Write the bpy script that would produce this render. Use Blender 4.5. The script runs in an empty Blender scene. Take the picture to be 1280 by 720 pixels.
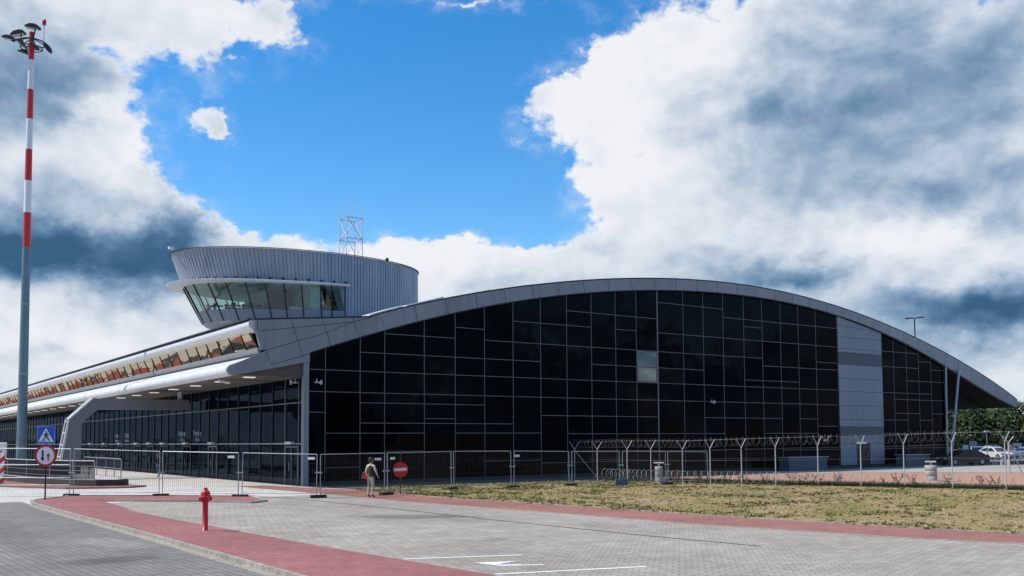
import bpy, math, random
from mathutils import Vector, Matrix
random.seed(7)
S = bpy.context.scene
COL = S.collection
R = math.radians
PI = math.pi

# ---------------------------------------------------------------- helpers
class MB:
    """collects shapes and links them as ONE mesh object"""
    def __init__(s): s.v = []; s.f = []; s.m = []; s.sm = []
    def add(s, vs, fs, m=0, smooth=False):
        b = len(s.v); s.v += [tuple(p) for p in vs]
        for f in fs: s.f.append([b + i for i in f]); s.m.append(m); s.sm.append(smooth)
        return s
    def box(s, x0, x1, y0, y1, z0, z1, m=0):
        vs = [(x, y, z) for z in (z0, z1) for y in (y0, y1) for x in (x0, x1)]
        return s.add(vs, [(0,2,3,1),(4,5,7,6),(0,1,5,4),(2,6,7,3),(0,4,6,2),(1,3,7,5)], m)
    def obox(s, c, sx, sy, sz, rz=0, m=0, rx=0, ry=0):
        M = Matrix.Translation(c) @ Matrix.Rotation(rz,4,'Z') @ Matrix.Rotation(rx,4,'X') @ Matrix.Rotation(ry,4,'Y')
        vs = [M @ Vector((x*sx/2, y*sy/2, z*sz/2)) for z in (-1,1) for y in (-1,1) for x in (-1,1)]
        return s.add(vs, [(0,2,3,1),(4,5,7,6),(0,1,5,4),(2,6,7,3),(0,4,6,2),(1,3,7,5)], m)
    def tube(s, p0, p1, r, n=8, m=0, r1=None, caps=True, smooth=True):
        p0 = Vector(p0); p1 = Vector(p1); d = (p1-p0)
        if d.length < 1e-6: return s
        d.normalize(); a = d.orthogonal().normalized(); b = d.cross(a)
        r1 = r if r1 is None else r1
        vs = []
        for k in range(n):
            t = 2*PI*k/n; vs.append(p0+(a*math.cos(t)+b*math.sin(t))*r)
        for k in range(n):
            t = 2*PI*k/n; vs.append(p1+(a*math.cos(t)+b*math.sin(t))*r1)
        s.add(vs, [(k,(k+1)%n,n+(k+1)%n,n+k) for k in range(n)], m, smooth)
        if caps:
            s.add(vs[:n], [tuple(range(n))[::-1]], m); s.add(vs[n:], [tuple(range(n))], m)
        return s
    def path(s, pts, r, n=6, m=0):
        """swept tube along a polyline"""
        pts = [Vector(p) for p in pts]; N = len(pts); vs = []; a = None
        for i, p in enumerate(pts):
            d = (pts[min(i+1,N-1)] - pts[max(i-1,0)]).normalized()
            a = d.orthogonal().normalized() if a is None else (a - d*a.dot(d)).normalized()
            b = d.cross(a)
            for k in range(n):
                t = 2*PI*k/n; vs.append(p + (a*math.cos(t)+b*math.sin(t))*r)
        fs = [(i*n+k, i*n+(k+1)%n, (i+1)*n+(k+1)%n, (i+1)*n+k) for i in range(N-1) for k in range(n)]
        return s.add(vs, fs, m, True)
    def lathe(s, prof, c=(0,0,0), n=20, m=0, smooth=True):
        vs = []
        for r, z in prof:
            for k in range(n):
                t = 2*PI*k/n; vs.append((c[0]+r*math.cos(t), c[1]+r*math.sin(t), c[2]+z))
        fs = [(i*n+k, i*n+(k+1)%n, (i+1)*n+(k+1)%n, (i+1)*n+k) for i in range(len(prof)-1) for k in range(n)]
        s.add(vs, fs, m, smooth)
        if prof[0][0] > 1e-4: s.add(vs[:n], [tuple(range(n))[::-1]], m)
        if prof[-1][0] > 1e-4: s.add(vs[-n:], [tuple(range(n))], m)
        return s
    def prism_y(s, poly, y0, y1, m=0, caps=True, closed=True, smooth=False):
        """poly of (x,z) extruded along y"""
        n = len(poly); vs = [(x, y0, z) for x, z in poly] + [(x, y1, z) for x, z in poly]
        rng = range(n if closed else n-1)
        s.add(vs, [(k,(k+1)%n,n+(k+1)%n,n+k) for k in rng], m, smooth)
        if caps: s.add(vs, [tuple(range(n))[::-1], tuple(range(n,2*n))], m)
        return s
    def prism_z(s, poly, z0, z1, m=0, bottom=True):
        n = len(poly); vs = [(x, y, z0) for x, y in poly] + [(x, y, z1) for x, y in poly]
        s.add(vs, [(k,(k+1)%n,n+(k+1)%n,n+k) for k in range(n)], m)
        s.add(vs, [tuple(range(n,2*n))] + ([tuple(range(n))[::-1]] if bottom else []), m)
        return s
    def sheet(s, poly, z, m=0):
        return s.add([(x, y, z) for x, y in poly], [tuple(range(len(poly)))], m)
    def build(s, name, mats, parent=None, bevel=0, recalc=True):
        me = bpy.data.meshes.new(name); me.from_pydata(s.v, [], s.f); me.update()
        mats = mats if isinstance(mats, (list, tuple)) else [mats]
        for q in mats: me.materials.append(q)
        me.polygons.foreach_set('material_index', s.m); me.polygons.foreach_set('use_smooth', s.sm)
        if recalc:
            import bmesh
            bm = bmesh.new(); bm.from_mesh(me)
            bmesh.ops.recalc_face_normals(bm, faces=bm.faces); bm.to_mesh(me); bm.free()
        o = bpy.data.objects.new(name, me); COL.objects.link(o); o.parent = parent
        if bevel:
            b = o.modifiers.new('bevel','BEVEL'); b.width = bevel; b.segments = 2; b.limit_method='ANGLE'
        return o

def thing(name, label, cat, loc=(0,0,0), rz=0, group=None):
    o = bpy.data.objects.new(name, None); COL.objects.link(o)
    o.empty_display_size = .3; o.location = loc; o.rotation_euler = (0,0,rz)
    return tag(o, label, cat, group)
def tag(o, label, cat, group=None):
    o['label'] = label; o['category'] = cat
    if group: o['group'] = group
    return o
def struct(o): o['kind'] = 'structure'; return o
def copy_tree(o, parent=None):
    c = o.copy(); COL.objects.link(c); c.parent = parent
    for ch in list(o.children): copy_tree(ch, c)
    return c

# ---------------------------------------------------------------- materials
def mat(name, col, rough=.6, metal=0., var=0., vscale=3., bump=0., bscale=40., col2=None, spec=.5, coat=0., emit=None, estr=0., ior=1.5):
    m = bpy.data.materials.new(name); m.use_nodes = True; nt = m.node_tree; b = nt.nodes['Principled BSDF']
    b.inputs['Roughness'].default_value = rough; b.inputs['Metallic'].default_value = metal
    b.inputs['Specular IOR Level'].default_value = spec; b.inputs['Coat Weight'].default_value = coat
    b.inputs['IOR'].default_value = ior
    b.inputs['Base Color'].default_value = (*col, 1)
    tc = None
    if var or bump or col2:
        tc = nt.nodes.new('ShaderNodeNewGeometry')
    if var or col2:
        n = nt.nodes.new('ShaderNodeTexNoise'); n.inputs['Scale'].default_value = vscale; n.inputs['Detail'].default_value = 6
        n.inputs['Roughness'].default_value = .65
        nt.links.new(tc.outputs['Position'], n.inputs['Vector'])
        r = nt.nodes.new('ShaderNodeValToRGB'); r.color_ramp.elements[0].position = .32; r.color_ramp.elements[1].position = .68
        a = tuple(c*(1-var) for c in col); c2 = col2 or tuple(min(1,c*(1+var)) for c in col)
        r.color_ramp.elements[0].color = (*a,1); r.color_ramp.elements[1].color = (*c2,1)
        nt.links.new(n.outputs['Fac'], r.inputs['Fac']); nt.links.new(r.outputs['Color'], b.inputs['Base Color'])
    if bump:
        n = nt.nodes.new('ShaderNodeTexNoise'); n.inputs['Scale'].default_value = bscale; n.inputs['Detail'].default_value = 4
        nt.links.new(tc.outputs['Position'], n.inputs['Vector'])
        bp = nt.nodes.new('ShaderNodeBump'); bp.inputs['Strength'].default_value = bump; bp.inputs['Distance'].default_value = .02
        nt.links.new(n.outputs['Fac'], bp.inputs['Height']); nt.links.new(bp.outputs['Normal'], b.inputs['Normal'])
    if emit:
        b.inputs['Emission Color'].default_value = (*emit,1); b.inputs['Emission Strength'].default_value = estr
    return m

def paver(name, c1, c2, mortar, bw, bh, rot=0., stain=.25, msize=.012, offset=.5, big=(.06,), dirt_and_shadow=None):
    """block paving: bricks in world metres + large soft wear stains"""
    m = bpy.data.materials.new(name); m.use_nodes = True; nt = m.node_tree; b = nt.nodes['Principled BSDF']; L = nt.links.new
    b.inputs['Roughness'].default_value = .85; b.inputs['Specular IOR Level'].default_value = .25
    g = nt.nodes.new('ShaderNodeNewGeometry'); mp = nt.nodes.new('ShaderNodeMapping'); mp.inputs['Rotation'].default_value[2] = rot
    L(g.outputs['Position'], mp.inputs['Vector'])
    br = nt.nodes.new('ShaderNodeTexBrick'); br.inputs['Scale'].default_value = 1; br.offset = offset
    br.inputs['Brick Width'].default_value = bw; br.inputs['Row Height'].default_value = bh
    br.inputs['Mortar Size'].default_value = msize; br.inputs['Mortar Smooth'].default_value = .3
    br.inputs['Color1'].default_value = (*c1,1); br.inputs['Color2'].default_value = (*c2,1); br.inputs['Mortar'].default_value = (*mortar,1)
    L(mp.outputs['Vector'], br.inputs['Vector'])
    cur = br.outputs['Color']
    for sc, amt in ((.12, stain), (.9, stain*.6), (7., stain*.5)):
        n = nt.nodes.new('ShaderNodeTexNoise'); n.inputs['Scale'].default_value = sc; n.inputs['Detail'].default_value = 5; n.inputs['Roughness'].default_value = .7
        L(g.outputs['Position'], n.inputs['Vector'])
        mr = nt.nodes.new('ShaderNodeMapRange'); mr.inputs['From Min'].default_value = .35; mr.inputs['From Max'].default_value = .65
        mr.inputs['To Min'].default_value = 1-amt; mr.inputs['To Max'].default_value = 1+amt*.5
        L(n.outputs['Fac'], mr.inputs['Value'])
        mx = nt.nodes.new('ShaderNodeVectorMath'); mx.operation = 'SCALE'
        L(cur, mx.inputs[0]); L(mr.outputs['Result'], mx.inputs['Scale']); cur = mx.outputs['Vector']
    if dirt_and_shadow:   # shaped patches, oil/water stains and a painted mast shadow: (x, y, rx, ry, rot, strength)
        for (x, y, rx, ry, rr, st) in dirt_and_shadow:
            mq = nt.nodes.new('ShaderNodeMapping'); mq.vector_type = 'TEXTURE'
            mq.inputs['Location'].default_value = (x, y, 0); mq.inputs['Rotation'].default_value[2] = rr; mq.inputs['Scale'].default_value = (rx, ry, 1000)
            L(g.outputs['Position'], mq.inputs['Vector'])
            nz = nt.nodes.new('ShaderNodeTexNoise'); nz.inputs['Scale'].default_value = 1.6; nz.inputs['Detail'].default_value = 5
            L(g.outputs['Position'], nz.inputs['Vector'])
            ln = nt.nodes.new('ShaderNodeVectorMath'); ln.operation = 'LENGTH'; L(mq.outputs['Vector'], ln.inputs[0])
            ad = nt.nodes.new('ShaderNodeMath'); ad.operation = 'MULTIPLY_ADD'; L(nz.outputs['Fac'], ad.inputs[0]); ad.inputs[1].default_value = .9; L(ln.outputs['Value'], ad.inputs[2])
            mr = nt.nodes.new('ShaderNodeMapRange'); mr.inputs['From Min'].default_value = 1.05; mr.inputs['From Max'].default_value = 1.5
            mr.inputs['To Min'].default_value = 1-st; mr.inputs['To Max'].default_value = 1; L(ad.outputs[0], mr.inputs['Value'])
            mx = nt.nodes.new('ShaderNodeVectorMath'); mx.operation = 'SCALE'
            L(cur, mx.inputs[0]); L(mr.outputs['Result'], mx.inputs['Scale']); cur = mx.outputs['Vector']
    L(cur, b.inputs['Base Color'])
    return m

def glass(name, tint, refl=.5, trans=.0, rough=.02, ior=1.5, wav=0.):
    """coated facade glass: dark pane with fresnel reflection; trans>0 lets the inside show"""
    m = bpy.data.materials.new(name); m.use_nodes = True; nt = m.node_tree; nt.nodes.remove(nt.nodes['Principled BSDF']); L = nt.links.new
    out = nt.nodes['Material Output']
    gl = nt.nodes.new('ShaderNodeBsdfGlossy'); gl.inputs['Roughness'].default_value = rough; gl.inputs['Color'].default_value = (refl,refl,refl*1.04,1)
    body = nt.nodes.new('ShaderNodeBsdfDiffuse'); body.inputs['Color'].default_value = (*tint,1)
    base = body.outputs[0]
    if trans:
        tr = nt.nodes.new('ShaderNodeBsdfTransparent'); tr.inputs['Color'].default_value = (*[min(1,.35+t) for t in tint],1) if False else (*tint,1)
        base = tr.outputs[0]
    gm = nt.nodes.new('ShaderNodeNewGeometry'); dt = nt.nodes.new('ShaderNodeVectorMath'); dt.operation = 'DOT_PRODUCT'
    L(gm.outputs['Normal'], dt.inputs[0]); L(gm.outputs['Incoming'], dt.inputs[1])
    def mt(op, x, y, z=None):
        n = nt.nodes.new('ShaderNodeMath'); n.operation = op; n.use_clamp = op in ('SUBTRACT',)
        for i, q in enumerate((x, y, z)):
            if q is None: continue
            if isinstance(q, (int, float)): n.inputs[i].default_value = q
            else: L(q, n.inputs[i])
        return n.outputs[0]
    f0 = ((ior-1)/(ior+1))**2 * 2
    sch = mt('MULTIPLY_ADD', mt('POWER', mt('SUBTRACT', 1., mt('ABSOLUTE', dt.outputs['Value'], 0.)), 5.), 1-f0, f0)
    mx = nt.nodes.new('ShaderNodeMixShader'); L(sch, mx.inputs[0]); L(base, mx.inputs[1]); L(gl.outputs[0], mx.inputs[2])
    if wav:
        g = nt.nodes.new('ShaderNodeNewGeometry'); n = nt.nodes.new('ShaderNodeTexNoise'); n.inputs['Scale'].default_value = .5; n.inputs['Detail'].default_value = 1
        L(g.outputs['Position'], n.inputs['Vector']); bp = nt.nodes.new('ShaderNodeBump'); bp.inputs['Strength'].default_value = wav; bp.inputs['Distance'].default_value = .05
        L(n.outputs['Fac'], bp.inputs['Height']); L(bp.outputs['Normal'], gl.inputs['Normal'])
    # every pane sits a hair out of true, so the reflection breaks from pane to pane
    oi = nt.nodes.new('ShaderNodeObjectInfo'); wn = nt.nodes.new('ShaderNodeTexWhiteNoise'); wn.noise_dimensions = '1D'; L(oi.outputs['Random'], wn.inputs['W'])
    s1 = nt.nodes.new('ShaderNodeVectorMath'); s1.operation = 'SUBTRACT'; L(wn.outputs['Color'], s1.inputs[0]); s1.inputs[1].default_value = (.5,.5,.5)
    s2 = nt.nodes.new('ShaderNodeVectorMath'); s2.operation = 'SCALE'; L(s1.outputs[0], s2.inputs[0]); s2.inputs['Scale'].default_value = .03
    g2 = nt.nodes.new('ShaderNodeNewGeometry'); s3 = nt.nodes.new('ShaderNodeVectorMath'); s3.operation = 'ADD'
    L(s2.outputs[0], s3.inputs[0]); L(gl.inputs['Normal'].links[0].from_socket if gl.inputs['Normal'].links else g2.outputs['Normal'], s3.inputs[1])
    s4 = nt.nodes.new('ShaderNodeVectorMath'); s4.operation = 'NORMALIZE'; L(s3.outputs[0], s4.inputs[0]); L(s4.outputs[0], gl.inputs['Normal'])
    L(mx.outputs[0], out.inputs[0])
    return m

def weather(m, amt=.16, seam=2.24):
    """rain streaks and dust on metal sheet: stretched vertical noise over the base colour, and uneven gloss"""
    nt = m.node_tree; b = nt.nodes['Principled BSDF']; L = nt.links.new; src = b.inputs['Base Color'].links[0].from_socket
    g = nt.nodes.new('ShaderNodeNewGeometry'); mp = nt.nodes.new('ShaderNodeMapping'); mp.inputs['Scale'].default_value = (3.2,3.2,.22); L(g.outputs['Position'], mp.inputs['Vector'])
    n = nt.nodes.new('ShaderNodeTexNoise'); n.inputs['Scale'].default_value = 1.; n.inputs['Detail'].default_value = 6; n.inputs['Roughness'].default_value = .7; L(mp.outputs[0], n.inputs['Vector'])
    r = nt.nodes.new('ShaderNodeMapRange'); r.inputs['From Min'].default_value = .3; r.inputs['From Max'].default_value = .7; r.inputs['To Min'].default_value = 1-amt; r.inputs['To Max'].default_value = 1+amt*.6; L(n.outputs['Fac'], r.inputs['Value'])
    v = nt.nodes.new('ShaderNodeVectorMath'); v.operation = 'SCALE'; L(src, v.inputs[0]); L(r.outputs[0], v.inputs['Scale'])
    # sheet to sheet shade
    sp = nt.nodes.new('ShaderNodeSeparateXYZ'); L(g.outputs['Position'], sp.inputs[0]); dv = nt.nodes.new('ShaderNodeMath'); dv.operation = 'DIVIDE'; L(sp.outputs[0], dv.inputs[0]); dv.inputs[1].default_value = seam
    fl = nt.nodes.new('ShaderNodeMath'); fl.operation = 'FLOOR'; L(dv.outputs[0], fl.inputs[0]); wn = nt.nodes.new('ShaderNodeTexWhiteNoise'); wn.noise_dimensions = '1D'; L(fl.outputs[0], wn.inputs['W'])
    r2 = nt.nodes.new('ShaderNodeMapRange'); r2.inputs['To Min'].default_value = .92; r2.inputs['To Max'].default_value = 1.07; L(wn.outputs['Value'], r2.inputs['Value'])
    v2 = nt.nodes.new('ShaderNodeVectorMath'); v2.operation = 'SCALE'; L(v.outputs[0], v2.inputs[0]); L(r2.outputs[0], v2.inputs['Scale']); L(v2.outputs[0], b.inputs['Base Color'])
    r3 = nt.nodes.new('ShaderNodeMapRange'); r3.inputs['To Min'].default_value = .3; r3.inputs['To Max'].default_value = .6; L(n.outputs['Fac'], r3.inputs['Value']); L(r3.outputs[0], b.inputs['Roughness'])

M = {}
M['clad'] = mat('grey_cladding', (.27,.282,.315), .42, .2, var=.06, vscale=.8)
weather(M['clad'])
M['cladjoint'] = mat('cladding_joint', (.02,.025,.035), .7)
M['drum'] = mat('drum_cladding', (.32,.365,.43), .45, .2, var=.05, vscale=.6)
weather(M['drum'], .14, .65)
M['panel'] = mat('gable_panel', (.215,.25,.31), .5, .2, var=.05, vscale=.7)
weather(M['panel'], .12, 50.)
M['panel_dark'] = mat('gable_louvre', (.09,.11,.135), .6, .2)
M['white'] = mat('white_metal', (.72,.72,.74), .35, .1, var=.05, vscale=1.5)
weather(M['white'], .14, 3.)
M['offwhite'] = mat('offwhite_metal', (.5,.5,.5), .5, .1, var=.08)
M['mullion'] = mat('aluminium_mullion', (.17,.17,.17), .45, .3)
M['darkmull'] = mat('dark_mullion', (.02,.025,.03), .5, .3)
M['gglass'] = glass('gable_glass', (.0012,.0016,.0026), .11, 0, .015, 1.42, .25)
M['fglass'] = glass('front_glass', (.0015,.004,.009), .15, 0, .015, 1.45, .25)
M['bright_glass'] = glass('open_sash_glass', (.02,.05,.04), .55, 0, .03, 2.3)
M['tglass'] = glass('tower_glass', (.66,.85,.78), .62, .7, .01, 1.9)
M['cglass'] = glass('clerestory_glass', (.02,.02,.02), .9, 0, .01, 4.2, .3)
[setattr(n_.inputs['Color'],'default_value',(.10,.145,.20,1)) for n_ in M['fglass'].node_tree.nodes if n_.type == 'BSDF_GLOSSY']
[setattr(n_.inputs['Color'],'default_value',(.68,.58,.42,1)) for n_ in M['cglass'].node_tree.nodes if n_.type == 'BSDF_GLOSSY']
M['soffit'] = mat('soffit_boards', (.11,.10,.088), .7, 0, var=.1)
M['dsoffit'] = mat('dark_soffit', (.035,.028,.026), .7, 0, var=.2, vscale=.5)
M['roofmetal'] = mat('roof_sheet', (.35,.36,.38), .4, .4, var=.1)
M['beige'] = mat('beige_lining', (.80,.70,.50), .8, 0, var=.08)
M['brickred'] = mat('red_duct', (.42,.07,.025), .6, 0, var=.3, vscale=2.)
M['black'] = mat('black_paint', (.012,.012,.014), .5)
M['rubber'] = mat('dark_rubber', (.02,.02,.02), .8)
M['steel'] = mat('galvanised_steel', (.36,.38,.40), .4, .6, var=.12, vscale=4.)
M['mast_steel'] = mat('mast_steel', (.17,.24,.28), .45, .5, var=.12, vscale=1.2)
M['red'] = mat('signal_red', (.55,.02,.015), .45, 0, var=.08, coat=.2)
M['hydrant'] = mat('hydrant_red', (.50,.006,.008), .38, 0, var=.12, vscale=6, coat=.25)
M['signred'] = mat('sign_red', (.52,.012,.02), .4)
M['signwhite'] = mat('sign_white', (.78,.78,.80), .4, 0, var=.03, vscale=8)
M['signblue'] = mat('sign_blue', (.02,.10,.55), .4)
M['paint'] = mat('road_paint', (.78,.78,.76), .7, 0, var=.16, vscale=9.)
M['kerb'] = mat('kerb_concrete', (.32,.29,.25), .9, 0, var=.35, vscale=5, bump=.3)
M['concrete'] = mat('concrete', (.38,.36,.34), .9, 0, var=.22, vscale=5, bump=.4)
M['darkconc'] = mat('dark_plinth', (.055,.045,.045), .8, 0, var=.25, vscale=4)
M['lamp'] = mat('ceiling_lamp', (.8,.8,.78), .5, emit=(1,.97,.9), estr=.5)
M['portal'] = mat('portal_cladding', (.20,.205,.22), .5, .2, var=.05)
M['teal'] = mat('teal_wall', (.36,.60,.58), .8)
M['darkroom'] = mat('dark_room', (.03,.04,.04), .8)
M['ceil'] = mat('green_ceiling', (.26,.42,.34), .7)
M['cabinet'] = mat('cabinet_grey', (.11,.135,.17), .6, .1, var=.06)
M['bark'] = mat('bark', (.09,.06,.045), .9, 0, var=.3, vscale=6)

# ---------------------------------------------------------------- camera
cam = bpy.data.cameras.new('camera'); co = bpy.data.objects.new('camera', cam); COL.objects.link(co); S.camera = co
cam.sensor_width = 36; cam.lens = 1210.6*36/1280; cam.shift_y = (476.1-360)/1280; cam.clip_end = 5000; cam.clip_start = .1
yaw, pit, rol = R(35.141), R(3.534), R(.3518)
F = Vector((math.cos(pit)*math.sin(yaw), math.cos(pit)*math.cos(yaw), math.sin(pit)))
rt = Vector((math.cos(yaw), -math.sin(yaw), 0)); dn = F.cross(rt)
rr = rt*math.cos(rol) + dn*math.sin(rol); dd = -rt*math.sin(rol) + dn*math.cos(rol)
co.matrix_world = Matrix(((rr.x,-dd.x,-F.x,-22.225),(rr.y,-dd.y,-F.y,-52.034),(rr.z,-dd.z,-F.z,2.5),(0,0,0,1)))

# ---------------------------------------------------------------- sun
SUN_EL = 52.; sd = Vector((-.86, .51, 0)).normalized()      # towards the sun, horizontally
sv = Vector((sd.x*math.cos(R(SUN_EL)), sd.y*math.cos(R(SUN_EL)), math.sin(R(SUN_EL))))
sl = bpy.data.lights.new('sun','SUN'); sl.energy = 4.6; sl.angle = R(.53); sl.color = (1,.94,.84)
so = bpy.data.objects.new('sun', sl); COL.objects.link(so); so.rotation_euler = (-sv).to_track_quat('-Z','Y').to_euler(); so.location = (-60,40,80)

# ---------------------------------------------------------------- world: Nishita sky with procedural cumulus
COV= [(8.34, 20.43, 6.08, 4.16, 1.2), (10.82, 15.13, 4.97, 3.67, 1.1), (9.34, 10.39, 6.95, 3.75, 1.3), (12.55, 9.12, 4.62, 3.01, 1.0), (6.87, 17.86, 4.28, 4.22, 1), (14.12, 13.97, 2.12, 2.33, 0.5), (16.06, 11.73, 1.73, 1.75, 0.5), (17.86, 23.29, 3.84, 1.78, 1.1), (21.23, 23.94, 2.08, 1.8, 0.8), (14.37, 23.47, 4.36, 1.74, 0.9), (17.99, 20.37, 0.8, 0.91, 0.5), (17.58, 17.98, 1.15, 0.93, 0.85), (18.74, 17.22, 1.16, 0.6, 0.8), (20.67, 11.53, 4.11, 0.99, 0.75), (28.52, 11.22, 3.32, 1.47, 0.85), (33.27, 10.65, 4.78, 1.62, 0.95), (38.99, 9.67, 5.18, 1.63, 0.9), (23.87, 9.6, 9.4, 1.83, 0.8), (11.03, 4.93, 11.05, 3.87, 1.2), (28.53, 6.19, 14.19, 2.81, 0.7), (58.03, 3.39, 9.28, 3.92, 1.3), (17.58, 17.9, 1.06, 0.76, 0.4), (18.6, 17.34, 1.07, 0.6, 0.35), (41.51, 20.64, 3.79, 2.96, 1), (45.72, 18.26, 5.92, 5.08, 1.3), (54.73, 18.75, 9.21, 7.93, 1.5), (64.39, 19.72, 2.52, 3.36, 0.9), (56.16, 9.61, 10.68, 6.02, 1.5), (42.38, 15.09, 4.21, 2.9, 1), (36.93, 19.47, 2.41, 1.04, 0.9), (35.23, 17.81, 2.02, 0.97, 0.8), (45.6, 11.56, 5.88, 3.61, 1.1), (33.82, 24.88, 3.89, 0.37, 0.7), (35.68, 13.56, 5.25, 1.37, -0.6), (39.75, 13.49, 2.14, 1.46, -0.55), (24.75, 16.63, 7.11, 3.91, -0.7), (38.42, 23.08, 2.89, 1.87, -0.6), (31.39, 19.91, 5.79, 4.25, -0.6), (12.53, 21.05, 0.91, 0.71, -0.5)]
SHD= [(9.17, 18.19, 5.29, 1.78, -0.42), (10.13, 10.24, 6.81, 2.02, -0.8), (15.64, 11.7, 1.72, 1.74, -0.35), (57.7, 19.4, 9.15, 4.34, -0.3), (50.31, 18.35, 3.53, 1.02, -0.16), (59.17, 14.27, 5.36, 1.86, -0.22), (62.97, 11.47, 2.2, 1.15, -0.2), (52.31, 9.32, 3.42, 0.8, -0.3), (59.34, 7.01, 5.3, 1.46, -0.34), (49.66, 9.32, 3.95, 1.13, -0.2), (49.22, 10.03, 4.4, 1.8, -0.15), (62.04, 6.63, 2.95, 1.68, -0.4), (7.93, 21.14, 4.79, 1.52, -0.2), (12.82, 17.01, 3.38, 1.85, 0.35), (17.86, 23.09, 4.06, 1.2, 0.2), (40.08, 20.91, 2.86, 2.54, 0.4), (42.15, 15.55, 3.75, 2.67, 0.3), (29.47, 11.23, 8.59, 1.15, 0.3), (46.26, 22.06, 3.68, 2.06, 0.25), (57.44, 10.82, 4.36, 1.12, 0.28), (54.45, 8.84, 5.72, 1.15, 0.15), (11.0, 6.44, 7.51, 0.95, -0.1), (10.62, 5.56, 7.9, 2.57, 0.22), (9.47, 4.37, 8.19, 0.6, -0.2)]

W = bpy.data.worlds.new('World'); S.world = W; W.use_nodes = True; nt = W.node_tree; nt.nodes.clear(); L = nt.links.new
def N(t, **k):
    n = nt.nodes.new(t)
    for a, b in k.items(): setattr(n, a, b)
    return n
def math_(op, a, b=None, c=None, clamp=False):
    n = N('ShaderNodeMath', operation=op, use_clamp=clamp)
    for i, q in enumerate((a, b, c)):
        if q is None: continue
        if hasattr(q, 'links') or hasattr(q, 'is_linked'): L(q, n.inputs[i])
        else: n.inputs[i].default_value = q
    return n.outputs[0]
out = N('ShaderNodeOutputWorld')
sky = N('ShaderNodeTexSky', sky_type='NISHITA', sun_disc=False); sky.sun_elevation = R(SUN_EL); sky.sun_rotation = math.atan2(sv.x, sv.y)
sky.air_density = 1.0; sky.dust_density = 0.; sky.ozone_density = 1.6; sky.altitude = 200
hs = N('ShaderNodeHueSaturation'); hs.inputs['Saturation'].default_value = 1.42; hs.inputs['Value'].default_value = 1.22; L(sky.outputs[0], hs.inputs['Color'])
bgs = N('ShaderNodeBackground'); bgs.inputs['Strength'].default_value = .15; L(hs.outputs[0], bgs.inputs['Color'])
tc = N('ShaderNodeTexCoord'); sx = N('ShaderNodeSeparateXYZ'); L(tc.outputs['Generated'], sx.inputs[0])
az = math_('MULTIPLY', math_('ARCTAN2', sx.outputs['X'], sx.outputs['Y']), 57.29578)
el = math_('MULTIPLY', math_('ARCSINE', sx.outputs['Z']), 57.29578)
cx = N('ShaderNodeCombineXYZ'); L(az, cx.inputs[0]); L(el, cx.inputs[1])
def noise(vec, scale, detail, rough, off=(0,0,0), lac=2.1, dist=0., ys=1.35):
    mp = N('ShaderNodeMapping'); mp.inputs['Location'].default_value = off; mp.inputs['Scale'].default_value = (scale, scale*ys, scale)
    L(vec, mp.inputs['Vector'])
    n = N('ShaderNodeTexNoise'); n.inputs['Scale'].default_value = 1; n.inputs['Detail'].default_value = detail
    n.inputs['Roughness'].default_value = rough; n.inputs['Lacunarity'].default_value = lac; n.inputs['Distortion'].default_value = dist
    L(mp.outputs[0], n.inputs['Vector']); return n
# warp the coordinates so the masses get ragged, billowing outlines
w1 = noise(cx.outputs[0], .22, 5, .55, (3.1,7.7,0)); w2 = noise(cx.outputs[0], 1.1, 4, .6, (13,1,0))
def warp(src, n, amt):
    s = N('ShaderNodeVectorMath', operation='SUBTRACT'); L(n.outputs['Color'], s.inputs[0]); s.inputs[1].default_value = (.5,.5,.5)
    a = N('ShaderNodeVectorMath', operation='MULTIPLY_ADD'); L(s.outputs[0], a.inputs[0]); a.inputs[1].default_value = (amt, amt*.8, 0); L(src, a.inputs[2]); return a.outputs[0]
P = warp(warp(cx.outputs[0], w1, 5.5), w2, 1.3)
def blobsum(start, BL, vec):
    acc = start
    for (a, e, ra, re, w) in BL:
        v = N('ShaderNodeVectorMath', operation='MULTIPLY_ADD'); L(vec, v.inputs[0])
        v.inputs[1].default_value = (1/ra, 1/re, 0); v.inputs[2].default_value = (-a/ra, -e/re, 0)
        d = N('ShaderNodeVectorMath', operation='DOT_PRODUCT'); L(v.outputs[0], d.inputs[0]); L(v.outputs[0], d.inputs[1])
        p = math_('POWER', .42, d.outputs['Value'])
        acc = math_('MULTIPLY_ADD', p, w, acc)
    return acc
nA = noise(cx.outputs[0], .16, 12, .60, (0,0,0), 2.15, .3)
r1 = noise(cx.outputs[0], .15, 3.6, .45, (2,3,0), 2.1, .15, 1.25); r2 = noise(cx.outputs[0], .15, 3.6, .45, (2.07,2.84,0), 2.1, .15, 1.25)   # one field twice, shifted: relief lit from the upper left
nC = noise(cx.outputs[0], .5, 8, .55, (5,9,0), 2.2, .2)
# outside the photographed part the weather goes on: broken cloud
far = N('ShaderNodeMapRange'); far.inputs['From Min'].default_value = 34; far.inputs['From Max'].default_value = 50; far.inputs['To Min'].default_value = 0; far.inputs['To Max'].default_value = .72
L(math_('ABSOLUTE', math_('SUBTRACT', az, 35.)), far.inputs['Value'])
farel = N('ShaderNodeMapRange'); farel.inputs['From Min'].default_value = 27; farel.inputs['From Max'].default_value = 45; farel.inputs['To Min'].default_value = 0; farel.inputs['To Max'].default_value = .25
L(el, farel.inputs['Value'])
low = N('ShaderNodeMapRange'); low.inputs['From Min'].default_value = 2; low.inputs['From Max'].default_value = 9; low.inputs['To Min'].default_value = .6; low.inputs['To Max'].default_value = 0
L(el, low.inputs['Value'])
base = math_('ADD', math_('ADD', math_('ADD', -.50, far.outputs[0]), farel.outputs[0]), low.outputs[0])
cv = blobsum(base, COV, P)
cvc = math_('MINIMUM', cv, .9)
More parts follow.
